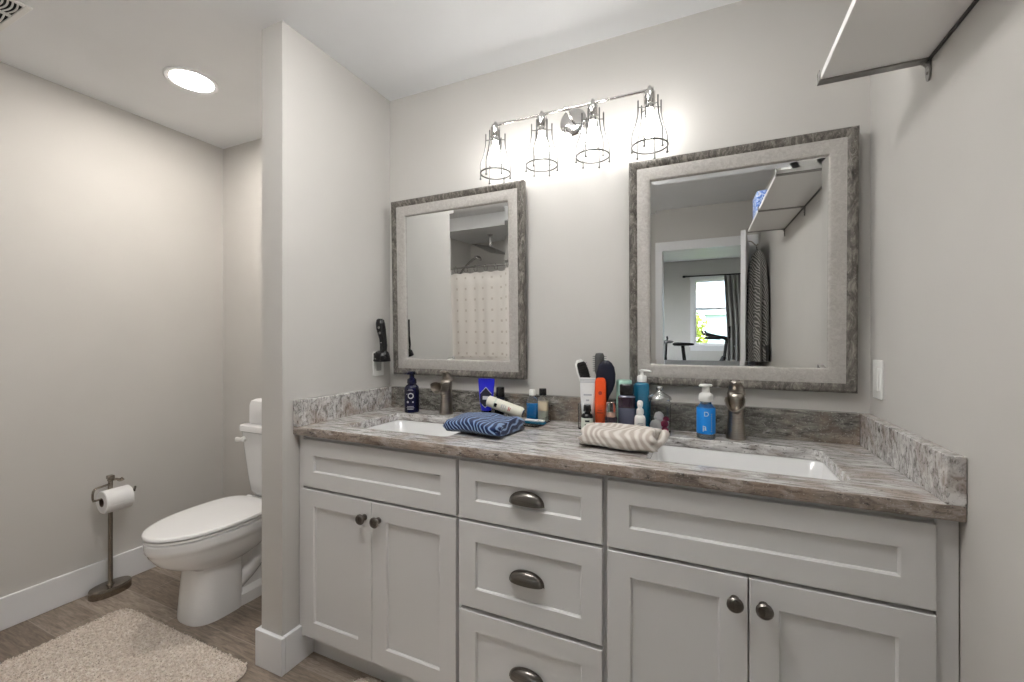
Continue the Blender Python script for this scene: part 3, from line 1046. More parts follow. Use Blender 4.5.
# narrow rear body, foot and trapway contour
loft(bm, [egg(0, -.50, -.10, .112, -.3, 3, 4), egg(.05, -.50, -.10, .110, -.3, 3, 4), egg(.07, -.50, -.11, .085, -.3, 3, 4), egg(.22, -.48, -.08, .078, -.28, 3, 4), egg(.33, -.48, -.04, .10, -.25, 3, 4), egg(.395, -.40, -.03, .15, -.2, 3, 4), egg(.402, -.40, -.035, .145, -.2, 3, 4)])
for s in (-1, 1):
    tube(bm, smooth_path([(s * .055, -.40, .10), (s * .062, -.32, .16), (s * .062, -.24, .26), (s * .06, -.17, .27), (s * .058, -.13, .20), (s * .058, -.15, .11), (s * .055, -.20, .06)], 6), .043, 14)
    lathe(bm, [(0, .02), (.008, .018), (.012, .008), (.013, 0), (0, 0)], 14, c=(s * .098, -.24, .05))
link('bowl', bm, 'porcelain', to, smooth=45)
bm = B()
loft(bm, [egg(.4045, -.720, -.245, .178, -.44, 2.05, 3.2), egg(.4055, -.724, -.243, .181, -.44, 2.05, 3.2), egg(.413, -.724, -.243, .181, -.44, 2.05, 3.2), egg(.415, -.720, -.246, .177, -.44, 2.05, 3.2)])
link('seat', bm, 'seat_white', to, smooth=50)
bm = B()
loft(bm, [egg(.420, -.722, -.240, .179, -.44, 2.05, 3.4), egg(.4215, -.728, -.236, .184, -.44, 2.05, 3.4), egg(.431, -.728, -.236, .184, -.44, 2.05, 3.4), egg(.4345, -.724, -.239, .180, -.44, 2.05, 3.4), egg(.4355, -.712, -.245, .170, -.44, 2.05, 3.4), egg(.4365, -.60, -.30, .09, -.44, 2.05, 3)])
for s in (-1, 1):
    lathe(bm, [(0, -.02), (.011, -.02), (.011, .02), (0, .02)], 14, mx=Matrix.Rotation(pi / 2, 4, 'Y'), c=(s * .075, -.232, .425))
    box(bm, s * .075 - .018, s * .075 + .018, -.245, -.215, .404, .418, bev=.003)
link('lid', bm, 'seat_white', to, smooth=50)
def trr(hx, y0, y1, z, r):
    return [(p[0], p[1], z) for p in rrect(-hx, hx, y0, y1, r, 8)]
bm = loft(B(), [trr(.10, -.15, -.05, .403, .04), trr(.135, -.18, -.035, .412, .05), trr(.165, -.195, -.025, .44, .05), trr(.170, -.20, -.02, .50, .045), trr(.183, -.205, -.018, .60, .04), trr(.195, -.208, -.016, .70, .036), trr(.201, -.210, -.016, .752, .034)])
tank = link('tank', bm, 'porcelain', to, smooth=45)
bm = loft(B(), [trr(.204, -.214, -.012, .753, .034), trr(.211, -.220, -.010, .757, .036), trr(.211, -.220, -.010, .779, .036), trr(.208, -.217, -.011, .786, .034), trr(.196, -.206, -.016, .790, .03)])
link('tank_lid', bm, 'porcelain', to, smooth=45)
bm = lathe(B(), [(0, 0), (.014, 0), (.014, .010), (.009, .014), (0, .014)], 18, mx=Matrix.Rotation(pi / 2, 4, 'X'), c=(-.160, -.209, .715))
loft(bm, [super_ring(0, 0, z, a, b, 2.5, 16) for z, a, b in ((0, .006, .006), (.004, .010, .007), (.025, .011, .007), (.044, .013, .008), (.052, .011, .006), (.055, .005, .003))], mx=Matrix.Translation((-.148, -.228, .716)) @ Matrix.Rotation(radians(-94), 4, 'Y'))
link('flush_lever', bm, 'plastic_white', to, smooth=45)
tag(link('tissue_box', loft(B(), [trr(.082, -.175, -.05, 0, .02), trr(.086, -.178, -.047, .006, .02), trr(.085, -.178, -.047, .10, .02), trr(.080, -.172, -.052, .122, .02), trr(.066, -.158, -.066, .130, .02)]), 'linen', loc=(-2.178, 0, .791), smooth=45), 'white rounded tissue pack on the toilet tank lid', 'tissue box')

# ------------------------------------------------------------------ toilet paper stand
tps = thing('toilet_paper_stand', 'dark bronze floor stand holding toilet paper by the left wall', 'paper stand', (-2.672, -.597, 0))
bm = loft(B(), [super_ring(0, 0, z, a, b, 2.15, 44) for z, a, b in ((0, .050, .080), (.003, .052, .082), (.036, .052, .082), (.041, .049, .079), (.043, .03, .05))])
link('foot', bm, 'stand', tps, smooth=40)
bm = lathe(B(), [(0, .040), (.016, .041), (.016, .046), (.0115, .053), (.0095, .060), (.0095, .55), (.012, .552), (.012, .558), (.009, .562), (0, .562)], 20)
link('pole', bm, 'stand', tps, smooth=40)
bm = B()
box(bm, -.013, .013, -.013, .013, .56, .578, bev=.003)
tube(bm, smooth_path([(0, .0, .553), (.004, .022, .553), (.008, .036, .545), (.012, .046, .552)], 4), [.006] * 6 + [.0075] * 4 + [.009] * 3, 10)
link('finial', bm, 'stand', tps, smooth=45)
pts = [(0, 0, .535), (.018, -.03, .537), (.028, -.066, .535), (.032, -.078, .523), (.032, -.079, .492), (.032, -.076, .483), (.032, -.066, .480), (.032, .072, .480), (.032, .082, .484), (.032, .086, .495), (.032, .086, .502)]
link('holder_arm', tube(B(), smooth_path(pts, 3), .0048, 10), 'stand', tps, smooth=50)
# paper roll, with a loose sheet edge
ro = thing('toilet_paper_roll', 'white toilet paper roll on the dark bronze stand', 'paper roll', (-2.640, -.590, .4635))
bm = lathe(B(), [(.021, -.054), (.050, -.054), (.0535, -.051), (.0535, .051), (.050, .054), (.021, .054), (.021, -.054)], 40, mx=Matrix.Rotation(pi / 2, 4, 'X'))
rings = []
for i in range(8):
    t = i / 7
    a = -.2 - 1.0 * t
    r = .0545 + .001 * t
    rings.append([(r * cos(a), -.053, r * sin(a)), (r * cos(a), .053, r * sin(a)), ((r + .0012) * cos(a), .053, (r + .0012) * sin(a)), ((r + .0012) * cos(a), -.053, (r + .0012) * sin(a))])
loft(bm, rings)
link('paper', bm, 'linen', ro, smooth=40)
link('core', lathe(B(), [(.0185, -.0545), (.0212, -.0545), (.0212, .0545), (.0185, .0545), (.0185, -.0545)], 30, mx=Matrix.Rotation(pi / 2, 4, 'X')), mat('brown card', (.09, .06, .045), .8), ro, smooth=40)

# ------------------------------------------------------------------ rugs
def rug(x0, x1, y0, y1, label, n, seed, r=.06):
    cx, cy = (x0 + x1) / 2, (y0 + y1) / 2
    hx, hy = (x1 - x0) / 2, (y1 - y0) / 2
    root = thing('bath_rug', label, 'rug', (cx, cy, 0), group='beige bath rugs')
    def rr(d, z):
        return [(p[0], p[1], z) for p in rrect(-hx + d, hx - d, -hy + d, hy - d, r, 8)]
    link('backing', loft(B(), [rr(.004, .0005), rr(0, .004), rr(.002, .010), rr(.02, .013)]), 'rug', root, smooth=50)
    rnd = random.Random(seed)
    V, F = [], []
    while len(F) < n * 2:
        x, y = rnd.uniform(-hx, hx), rnd.uniform(-hy, hy)
        dx, dy = max(0, abs(x) - hx + r), max(0, abs(y) - hy + r)
        if dx * dx + dy * dy > (r - .003) ** 2:
            continue
        a = rnd.uniform(0, 2 * pi)
        ln = rnd.uniform(.006, .0105)
        wd = rnd.uniform(.0016, .0028)
        lx, ly = rnd.gauss(0, .003), rnd.gauss(0, .003)
        ex, ey = cos(a) * wd, sin(a) * wd
        b = len(V)
        z0 = .008
        V += [(x - ex, y - ey, z0), (x + ex, y + ey, z0), (x + ex + lx * .5, y + ey + ly * .5, z0 + ln * .7), (x - ex + lx * .5, y - ey + ly * .5, z0 + ln * .7), (x + lx * 1.2, y + ly * 1.2, z0 + ln)]
        F += [(b, b + 1, b + 2, b + 3), (b + 3, b + 2, b + 4)]
    me = bpy.data.meshes.new('pile')
    me.from_pydata(V, [], F)
    me.materials.append(M['rug'])
    o = bpy.data.objects.new('pile', me)
    COL.objects.link(o)
    o.parent = root
    o['kind'] = 'stuff'
    return root
rug(-2.45, -1.555, -1.24, -.632, 'beige shaggy bath rug on the floor in front of the toilet', 42000, 3)
rug(-1.165, -.25, -1.10, -.487, 'beige shaggy bath rug on the floor at the vanity foot', 16000, 4)

# ------------------------------------------------------------------ towels
def towel(name, m, L, Wd, Hh, loc, rz, label, seed, layers):
    root = thing(name, label, 'towel', loc, rz)
    bm = B()
    n = 64
    rings = []
    nx = 40
    for i in range(nx + 1):
        u = -1 + 2 * i / nx
        ring = []
        end = max(0, 1 - abs(u) ** 14) ** .5
        for k in range(n):
            t = 2 * pi * k / n
            c, s = cos(t), sin(t)
            p = 3.2
            y = Wd / 2 * math.copysign(abs(c) ** (2 / p), c)
            z = Hh / 2 * math.copysign(abs(s) ** (2 / p), s)
            lay = .5 + .5 * cos((z / Hh + .5) * 2 * pi * layers)
            groove = 1 - .05 * lay * (abs(c) ** 3) * (1 if c > 0 else .25)
            z = Hh / 2 + z * (1 - .22 * max(0, u) * .3 - .25 * max(0, -c) * .4)
            x = u * L / 2
            q = Vector((x * 9 + seed, y * 9, z * 12))
            sc = .86 + .14 * end
            yy = y * groove * sc
            zz = z * (.80 + .2 * end)
            d = noise.noise_vector(q) * .007
            tz = 1 if zz > .004 else 0
            fold = .0028 * sin((x * .8 + y * .6) * 55 + 3 * noise.noise(q)) * (1 if z > Hh * .55 else .3)
            ring.append((x + d.x * tz - .018 * (lay - .5) * (abs(u) ** 12), yy + d.y * tz, max(0, zz + (d.z + fold) * tz)))
        rings.append(ring)
    loft(bm, rings)
    link('cloth', bm, m, root, smooth=70)
    return root
towel('folded_towel', 'towel_blue', .225, .205, .052, (-.728, -.335, ZC + .0006), radians(-7), 'navy blue zebra patterned folded towel on the counter by the left sink', 1.0, 2)
tt = towel('folded_towel', 'towel_tan', .225, .18, .060, (-.240, -.340, ZC + .0006), radians(-4), 'cream and tan patterned folded towel beside the right sink', 6.0, 2)
# rolled corner of the tan towel
pts = smooth_path([(.100, -.06, .014), (.112, -.02, .02), (.120, .03, .03), (.120, .065, .036)], 4)
bm = tube(B(), pts, [.011] * 6 + [.014] * 7, 14)
link('rolled_edge', bm, 'towel_tan', tt, smooth=60)

# ------------------------------------------------------------------ counter bottles and toiletries
def pmat(name, col, rough=.3, **k):
    M[name] = mat(name, col, rough, **k)
    return name
pmat('navy_gloss', (.004, .005, .028), .15)
pmat('navy_label', (.006, .007, .02), .35)
pmat('print_white', (.75, .75, .77), .5)
pmat('print_grey', (.46, .47, .51), .5)
pmat('royal', (.012, .015, .52), .3)
pmat('cream', (.74, .72, .62), .35)
pmat('red_print', (.55, .08, .06), .5)
pmat('orange', (.80, .085, .012), .35)
pmat('orange_dark', (.33, .02, .01), .4)
pmat('teal', (.006, .12, .22), .12, coat=.5)
pmat('mint', (.42, .66, .56), .4)
pmat('plum', (.022, .010, .022), .12, coat=.5)
pmat('plum_grey', (.10, .11, .16), .15, coat=.4)
pmat('blue_liquid', (.015, .22, .60), .08, coat=.5)
pmat('sky_label', (.01, .24, .72), .35)
pmat('label_pale', (.62, .66, .58), .5)
pmat('beige_label', (.58, .50, .36), .5)
pmat('cotton', (.82, .82, .83), .9)
pmat('magenta', (.30, .01, .07), .5)
pmat('copper', (.62, .40, .33), .25, metal=.6)
pmat('bristle', (.02, .018, .018), .7)
pmat('mesh_grey', (.10, .10, .10), .5)
pmat('soap_liquid', (.55, .62, .66), .05, trans=.7)

# navy pump bottle
t = thing('pump_bottle', 'tall navy pump bottle with white print beside the left tap', 'bottle', (-1.222, -.112, ZC))
link('bottle', lathe(B(), [(0, 0), (.030, 0), (.033, .003), (.033, .108), (.031, .116), (.024, .124), (.018, .128), (.018, .132), (0, .132)], 32), 'navy_gloss', t, smooth=40)
bm = lathe(B(), [(0, .131), (.0215, .131), (.0215, .136), (.020, .150), (.012, .156), (.0105, .170), (.015, .172), (.017, .183), (.014, .187), (0, .187)], 28)
box(bm, -.005, .005, -.030, -.010, .173, .183, bev=.002)
link('pump', bm, 'navy_gloss', t, smooth=40)
bm = B()
for z, wd in ((.108, .018), (.102, .024)):
    join(bm, wrap(box(B(), -wd / 2, wd / 2, -.0015, .0015, -.0002, .0002), .0335, z, -pi / 2 + .45))
for r0, r1, cz in ((.009, .0135, .078),):
    n = 24
    b2 = bmesh.new()
    a = [b2.verts.new((r1 * cos(2 * pi * i / n), r1 * sin(2 * pi * i / n), 0)) for i in range(n)]
    c2 = [b2.verts.new((r0 * cos(2 * pi * i / n), r0 * sin(2 * pi * i / n), 0)) for i in range(n)]
    for i in range(n):
        b2.faces.new((a[i], a[(i + 1) % n], c2[(i + 1) % n], c2[i]))
    join(bm, wrap(b2, .0335, cz, -pi / 2 + .5))
for dx, cz, r0 in ((-.012, .050, .005), (.012, .050, .0035), (-.016, .085, .0025)):
    b2 = bmesh.new()
    bmesh.ops.create_circle(b2, cap_ends=True, segments=12, radius=r0)
    join(bm, wrap(b2, .0335, cz, -pi / 2 + .45 + dx / .0335))
for z, wd in ((.030, .030), (.024, .034), (.018, .028)):
    join(bm, wrap(box(B(), -wd / 2, wd / 2, -.0016, .0016, -.0002, .0002), .0335, z, -pi / 2 + .45))
link('label_print', bm, 'print_grey', t)

# shallow dark glass tray behind the blue towel
tray = thing('glass_tray', 'shallow clear glass tray behind the blue towel', 'tray', (-.735, -.125, ZC + .0005), radians(-4))
def rr2(hx, hy, z, r):
    return [(p[0], p[1], z) for p in rrect(-hx, hx, -hy, hy, r, 6)]
TH = .165
link('dish', loft(B(), [rr2(TH - .004, .066, 0, .012), rr2(TH, .07, .003, .014), rr2(TH, .07, .026, .014), rr2(TH - .003, .067, .026, .012), rr2(TH - .003, .067, .006, .012), rr2(TH - .007, .063, .0045, .01)]), 'acrylic', tray, smooth=40)
TZ = ZC + .006

# royal blue squeeze tube standing on its cap
t = thing('squeeze_tube', 'royal blue squeeze tube standing upside down on a black cap', 'tube', (-.838, -.112, TZ), radians(14))
link('cap', lathe(B(), [(0, 0), (.021, 0), (.022, .002), (.021, .030), (0, .030)], 28), 'navy_gloss', t, smooth=40)
rings = []
for z, a, b in ((.0305, .022, .021), (.05, .0265, .0215), (.08, .0295, .017), (.11, .0325, .011), (.135, .0345, .005), (.150, .035, .0022), (.162, .035, .0020)):
    rings.append(super_ring(0, 0, z, a, b, 2.2, 36))
tb = link('tube_body', loft(B(), rings), 'royal', t, smooth=50)
def front_y(z):
    tab = ((.0305, .021), (.05, .0215), (.08, .017), (.11, .011), (.135, .005), (.162, .002))
    for (a, p), (b2, q) in zip(tab[:-1], tab[1:]):
        if a <= z <= b2:
            return -(p + (q - p) * (z - a) / (b2 - a)) - .0006
    return -.002
def plaque(poly):
    b2 = bmesh.new()
    vs = [b2.verts.new((x, 0, z)) for x, z in poly]
    b2.faces.new(vs)
    bmesh.ops.triangulate(b2, faces=b2.faces[:])
    bmesh.ops.subdivide_edges(b2, edges=b2.edges[:], cuts=3, use_grid_fill=True)
    for v in b2.verts:
        hw = .031
        v.co.y = front_y(v.co.z) * max(.1, (1 - (abs(v.co.x) / hw) ** 2.2)) ** .45 - .0004
    return b2
link('label_dark', plaque([(-.024, .064), (0, .044), (.024, .064), (.024, .098), (0, .124), (-.024, .098)]), 'navy_label', tb)
bm = B()
join(bm, plaque([(-.024, .102), (-.024, .099), (0, .124), (.024, .099), (.024, .102), (0, .128)]))
join(bm, plaque([(-.014, .058), (-.014, .055), (0, .042), (.014, .055), (.014, .058), (0, .046)]))
join(bm, plaque([(-.012, .076), (.012, .076), (.012, .090), (-.012, .090)]))
bmesh.ops.translate(bm, verts=bm.verts, vec=(0, -.0008, 0))
link('label_print', bm, 'print_grey', tb)

# black jar behind, black lid thing
t = thing('black_tube', 'small black capped tube leaning behind the royal blue tube', 'tube', (-.790, -.078, TZ))
link('cap', lathe(B(), [(0, .085), (.018, .085), (.0185, .088), (.0175, .122), (.015, .125), (0, .125)], 24), 'black', t, smooth=40)
link('body', lathe(B(), [(0, 0), (.019, 0), (.020, .003), (.020, .083), (.017, .0849), (0, .0849)], 24), 'navy_label', t, smooth=40)

# black items under the lying tube
t = thing('safety_razor', 'black razor lying in the glass tray under the cream tube', 'razor', (-.79, -.150, TZ + .0005), radians(20))
link('handle', tube(B(), smooth_path([(-.05, 0, .008), (-.02, 0, .010), (.02, 0, .012), (.05, .0, .018)], 4), [.007] * 5 + [.008] * 8, 12), 'black', t, smooth=50)
link('razor_head', box(B(), .048, .062, -.022, .022, .010, .026, bev=.003), 'rail', t)
t = thing('black_pot', 'small black pot standing in the tray holding up the cream tube', 'pot', (-.778, -.106, TZ))
link('pot', lathe(B(), [(0, 0), (.021, 0), (.022, .003), (.022, .030), (0, .030)], 26), 'black', t, smooth=40)
link('pot_lid', lathe(B(), [(0, .0301), (.023, .0301), (.023, .038), (.021, .040), (0, .040)], 26), 'black', t, smooth=40)

# cream tube lying aslant, cap end up on the pot
t = thing('lotion_tube', 'cream lotion bottle lying aslant behind the blue towel', 'bottle', (-.655, -.152, ZC + .0405), radians(7))
MT = Matrix.Rotation(radians(-73), 4, 'Y')
bm = lathe(B(), [(0, 0), (.017, 0), (.021, .004), (.0225, .010), (.0225, .112), (.0215, .114), (0, .114)], 30, mx=MT)
link('bottle', bm, 'cream', t, smooth=40)
link('band', lathe(B(), [(0, .1142), (.0218, .1142), (.0222, .1165), (.0222, .121), (0, .121)], 30, mx=MT), 'label_pale', t, smooth=40)
link('cap', lathe(B(), [(0, .1212), (.0222, .1212), (.0225, .123), (.0220, .150), (.0195, .153), (0, .153)], 30, mx=MT), 'cream', t, smooth=40)
bm = B()
b2 = box(B(), -.012, .004, -.006, .006, -.0002, .0002)
join(bm, wrap(b2, .0229, .112, -pi / 2 + .1))
bm.transform(MT)
link('black_mark', bm, 'black', t)
bm = B()
for z, wd, hh in ((.086, .016, .004), (.078, .020, .003), (.070, .014, .003)):
    join(bm, wrap(box(B(), -wd / 2, wd / 2, -hh / 2, hh / 2, -.0002, .0002), .0229, z, -pi / 2 + .15))
bm.transform(MT)
link('label_print', bm, 'print_grey', t)
bm = B()
for z, wd in ((.056, .018), (.050, .012)):
    join(bm, wrap(box(B(), -wd / 2, wd / 2, -.0016, .0016, -.0002, .0002), .0229, z, -pi / 2 + .1))
bm.transform(MT)
link('red_mark', bm, 'red_print', t)
link('base_plate', lathe(B(), [(0, -.0004), (.016, -.0004), (.016, .0), (0, .0)], 26, mx=MT), 'plum_grey', t)

# two little bottles in the tray
t = thing('travel_bottle', 'small clear bottle of blue liquid with a white cap', 'bottle', (-.631, -.112, TZ))
link('bottle', loft(B(), [super_ring(0, 0, z, a, b, 3.5, 32) for z, a, b in ((0, .021, .013), (.003, .0225, .0145), (.082, .0225, .0145), (.092, .018, .012), (.097, .010, .009), (.103, .010, .009))]), 'acrylic', t, smooth=45)
link('blue_liquid', loft(B(), [super_ring(0, 0, z, a, b, 3.5, 32) for z, a, b in ((.0025, .020, .012), (.004, .0212, .0132), (.072, .0212, .0132), (.0722, .020, .012))]), 'blue_liquid', t, smooth=45)
link('cap', lathe(B(), [(0, .1035), (.0125, .1035), (.013, .106), (.0125, .124), (.011, .126), (0, .126)], 24), 'plastic_white', t, smooth=40)
t = thing('travel_bottle', 'small clear bottle with a beige label and black cap', 'bottle', (-.594, -.092, TZ))
link('bottle', loft(B(), [super_ring(0, 0, z, a, b, 3.5, 32) for z, a, b in ((0, .020, .013), (.003, .0215, .0145), (.084, .0215, .0145), (.093, .018, .012), (.098, .010, .009), (.103, .010, .009))]), 'acrylic', t, smooth=45)
link('liquid', loft(B(), [super_ring(0, 0, z, a, b, 3.5, 32) for z, a, b in ((.0025, .019, .012), (.004, .0202, .0132), (.040, .0202, .0132), (.0402, .019, .012))]), 'label_pale', t, smooth=45)
link('label', loft(B(), [super_ring(0, 0, z, .0219, .0149, 3.5, 32) for z in (.042, .078)]), 'beige_label', t, smooth=45)
link('cap', lathe(B(), [(0, .1035), (.0145, .1035), (.015, .106), (.0145, .128), (.013, .130), (0, .130)], 24), 'black', t, smooth=40)
t = thing('toothbrush_case', 'flat blue and white case lying at the front of the glass tray', 'case', (-.602, -.160, TZ + .0002), radians(-4))
link('case_base', box(B(), -.045, .045, -.013, .013, 0, .010, bev=.004, seg=3), 'teal', t, smooth=40)
link('case_top', box(B(), -.040, .040, -.011, .011, .0102, .016, bev=.003, seg=3), 'plastic_white', t, smooth=40)

# organiser cup with brushes and tubes
org = thing('brush_caddy', 'clear square caddy holding hairbrushes behind the cream towel', 'caddy', (-.364, -.098, ZC))
def rrc(h, z, r=.008):
    return [(p[0], p[1], z) for p in rrect(-h, h, -h * .9, h * .9, r, 5)]
link('caddy_wall', loft(B(), [rrc(.066, 0), rrc(.068, .002), rrc(.068, .095), rrc(.0655, .095), rrc(.0655, .005), rrc(.060, .0045)]), 'acrylic', org, smooth=40)
t = thing('squeeze_tube', 'white squeeze tube with grey stripes standing behind the dropper bottle', 'tube', (-.402, -.126, ZC + .006), radians(10))
link('cap', lathe(B(), [(0, 0), (.019, 0), (.020, .002), (.019, .028), (0, .028)], 26), 'plastic_white', t, smooth=40)
tb = link('tube_body', loft(B(), [super_ring(0, 0, z, a, b, 2.2, 32) for z, a, b in ((.0285, .020, .019), (.06, .0235, .0175), (.10, .0265, .012), (.14, .028, .006), (.165, .029, .0022), (.183, .029, .0020))]), 'linen', t, smooth=50)
bm = B()
for z in (.166, .171, .176):
    box(bm, -.029, .029, -.0026, .0026, z - .0012, z + .0012)
link('crimp_stripes', bm, 'print_grey', tb)
bm = B()
for z, wd in ((.12, .03), (.10, .012), (.085, .024)):
    fy = -.0185 + .0
    b2 = box(B(), -wd / 2, wd / 2, -.0008, .0, z - .003, z + .003)
    yy = {.12: -.0095, .10: -.0125, .085: -.0148}[z]
    bmesh.ops.translate(b2, verts=b2.verts, vec=(0, yy, 0))
    join(bm, b2)
link('label_print', bm, 'print_grey', tb)
t = thing('squeeze_tube', 'bright orange squeeze tube with a dark round emblem', 'tube', (-.354, -.128, ZC + .006), radians(6))
link('cap', lathe(B(), [(0, 0), (.017, 0), (.018, .002), (.018, .022), (0, .022)], 26), 'orange', t, smooth=40)
tb = link('tube_body', loft(B(), [super_ring(0, 0, z, a, b, 2.4, 32) for z, a, b in ((.0222, .0185, .018), (.06, .0205, .0165), (.10, .0205, .012), (.14, .0205, .0065), (.170, .020, .0025), (.180, .017, .0022), (.185, .010, .002))]), 'orange', t, smooth=50)
bm = B()
b2 = bmesh.new()
bmesh.ops.create_circle(b2, cap_ends=True, segments=20, radius=.0068)
b2.transform(Matrix.Translation((0, -.0088, .129)) @ Matrix.Rotation(radians(90 - 9), 4, 'X'))
join(bm, b2)
link('emblem', bm, 'orange_dark', tb)
bm = box(B(), -.011, .011, -.0175, -.0165, .056, .059)
box(bm, -.008, .008, -.0168, -.0158, .066, .068)
link('label_print', bm, 'orange_dark', tb)
# hair brushes standing in the caddy
t = thing('hair_brush', 'white backed paddle brush with black bristles leaning left in the caddy', 'brush', (-.372, -.088, ZC + .0065))
Q = Matrix.Rotation(radians(-17), 4, 'Y') @ Matrix.Rotation(radians(40), 4, 'Z')
bm = B()
loft(bm, [super_ring(0, 0, z, a, b, 2.4, 20) for z, a, b in ((0, .006, .005), (.02, .009, .006), (.12, .008, .006), (.15, .012, .006), (.17, .021, .006), (.21, .024, .006), (.245, .021, .005), (.258, .010, .004))], mx=Q)
link('brush_back', bm, 'plastic_white', t, smooth=50)
bm = B()
loft(bm, [super_ring(0, -.011, z, a, .006, 3, 20) for z, a in ((.158, .012), (.165, .018), (.21, .021), (.24, .018), (.247, .012))], mx=Q)
rnd = random.Random(2)
for i in range(5):
    for j in range(9):
        x, z = -.015 + i * .0075, .167 + j * .009
        tube(bm, [Q @ Vector((x, -.015, z)), Q @ Vector((x, -.027, z))], .0013, 5)
link('bristles', bm, 'bristle', t, smooth=50)
t = thing('hair_brush', 'glossy black oval brush with its back to the room in the caddy', 'brush', (-.350, -.104, ZC + .0065))
Q = Matrix.Rotation(radians(3), 4, 'Y')
link('brush_back', loft(B(), [super_ring(0, 0, z, a, b, 2.2, 28) for z, a, b in ((0, .008, .007), (.02, .011, .008), (.09, .011, .008), (.115, .018, .009), (.14, .030, .011), (.17, .037, .012), (.20, .036, .012), (.225, .030, .011), (.24, .020, .009), (.248, .008, .005))], mx=Q), 'navy_label', t, smooth=50)
bm = B()
for i in range(7):
    for j in range(8):
        x, z = -.024 + i * .008, .145 + j * .0115
        if abs(x) > .030 * math.sqrt(max(0.05, 1 - ((z - .187) / .055) ** 2)):
            continue
        tube(bm, [Q @ Vector((x, .010, z)), Q @ Vector((x, .026, z))], .0013, 5)
link('bristles', bm, 'bristle', t, smooth=50)
t = thing('hair_brush', 'round vented grey barrel brush rising behind the black oval brush', 'brush', (-.370, -.053, ZC + .0065))
Q = Matrix.Rotation(radians(-1), 4, 'Y')
bm = lathe(B(), [(0, 0), (.008, 0), (.010, .03), (.009, .16), (.013, .19), (0, .19)], 18, mx=Q)
link('handle', bm, 'black', t, smooth=40)
bm = lathe(B(), [(0, .19), (.016, .1905), (.018, .20), (.018, .262), (.014, .272), (0, .274)], 22, mx=Q)
for j in range(8):
    for k in range(14):
        a = 2 * pi * k / 14 + j * .2
        z = .203 + j * .008
        tube(bm, [Q @ Vector((.017 * cos(a), .017 * sin(a), z)), Q @ Vector((.027 * cos(a), .027 * sin(a), z + .001))], .0011, 4)
link('barrel', bm, 'mesh_grey', t, smooth=50)

# dropper bottle, little copper capped bottle
t = thing('dropper_bottle', 'small bottle with pale label and black cap at the left end of the toiletries', 'bottle', (-.384, -.205, ZC))
link('bottle', lathe(B(), [(0, 0), (.019, 0), (.021, .003), (.021, .058), (.018, .066), (.011, .070), (.011, .076), (0, .076)], 28), 'black', t, smooth=40)
link('label', lathe(B(), [(.0212, .006), (.0214, .007), (.0214, .054), (.0212, .055)], 28), 'label_pale', t, smooth=40)
bm = B()
join(bm, wrap(box(B(), -.008, .008, -.003, .003, -.0002, .0002), .0217, .045, -pi / 2 + .25))
join(bm, wrap(box(B(), -.009, .009, -.010, .010, -.0002, .0002), .0217, .024, -pi / 2 + .25))
link('label_print', bm, 'navy_label', t)
link('cap', lathe(B(), [(0, .0762), (.0135, .0762), (.014, .079), (.013, .097), (.0105, .100), (0, .100)], 24), 'black', t, smooth=40)
t = thing('nail_bottle', 'dark little bottle with a copper collar right of the orange tube', 'bottle', (-.302, -.195, ZC))
link('bottle', lathe(B(), [(0, 0), (.019, 0), (.021, .003), (.021, .058), (.019, .062), (0, .062)], 26), 'plum', t, smooth=40)
link('collar', lathe(B(), [(0, .0622), (.0165, .0622), (.0165, .079), (0, .079)], 26), 'copper', t, smooth=40)
link('cap', lathe(B(), [(0, .0792), (.017, .0792), (.017, .108), (.014, .112), (0, .112)], 26), 'glass', t, smooth=40)

# plum bottle with black cap, mint jar behind
t = thing('lotion_bottle', 'dark plum bottle with a wide black cap, in the middle of the toiletries', 'bottle', (-.258, -.128, ZC))
link('bottle', loft(B(), [super_ring(0, 0, z, a, b, 3.6, 36) for z, a, b in ((0, .028, .022), (.003, .030, .024), (.126, .030, .024), (.131, .027, .021), (.133, .022, .018))]), 'plum_grey', t, smooth=45)
link('upper_band', loft(B(), [super_ring(0, 0, z, .0303, .0243, 3.6, 36) for z in (.088, .126)]), 'plum', t, smooth=45)
link('cap', loft(B(), [super_ring(0, 0, z, a, b, 3.6, 36) for z, a, b in ((.1335, .0235, .020), (.135, .0245, .021), (.168, .0245, .021), (.171, .022, .019))]), 'black', t, smooth=45)
t = thing('mint_jar', 'mint green canister standing behind the plum bottle', 'canister', (-.280, -.064, ZC))
link('canister', lathe(B(), [(0, 0), (.026, 0), (.028, .003), (.028, .155), (.026, .158), (0, .158)], 30), 'mint', t, smooth=40)
link('canister_lid', lathe(B(), [(0, .1585), (.029, .1585), (.029, .176), (.026, .180), (0, .180)], 30), 'mint', t, smooth=40)

# teal pump bottle
t = thing('pump_bottle', 'teal blue pump bottle with a white pump head behind the toiletries', 'bottle', (-.212, -.084, ZC))
link('bottle', loft(B(), [super_ring(0, 0, z, a, b, 3.2, 36) for z, a, b in ((0, .025, .022), (.003, .027, .024), (.168, .027, .024), (.174, .022, .020), (.177, .016, .015))]), 'teal', t, smooth=45)
bm = lathe(B(), [(0, .1775), (.0165, .1775), (.017, .180), (.0165, .197), (.013, .201), (.006, .203), (.005, .214), (.009, .215), (.010, .221), (0, .223)], 26)
tube(bm, [(0, 0, .218), (.02, -.006, .2185), (.034, -.010, .216)], [.005, .0042, .003], 10)
link('pump', bm, 'plastic_white', t, smooth=45)
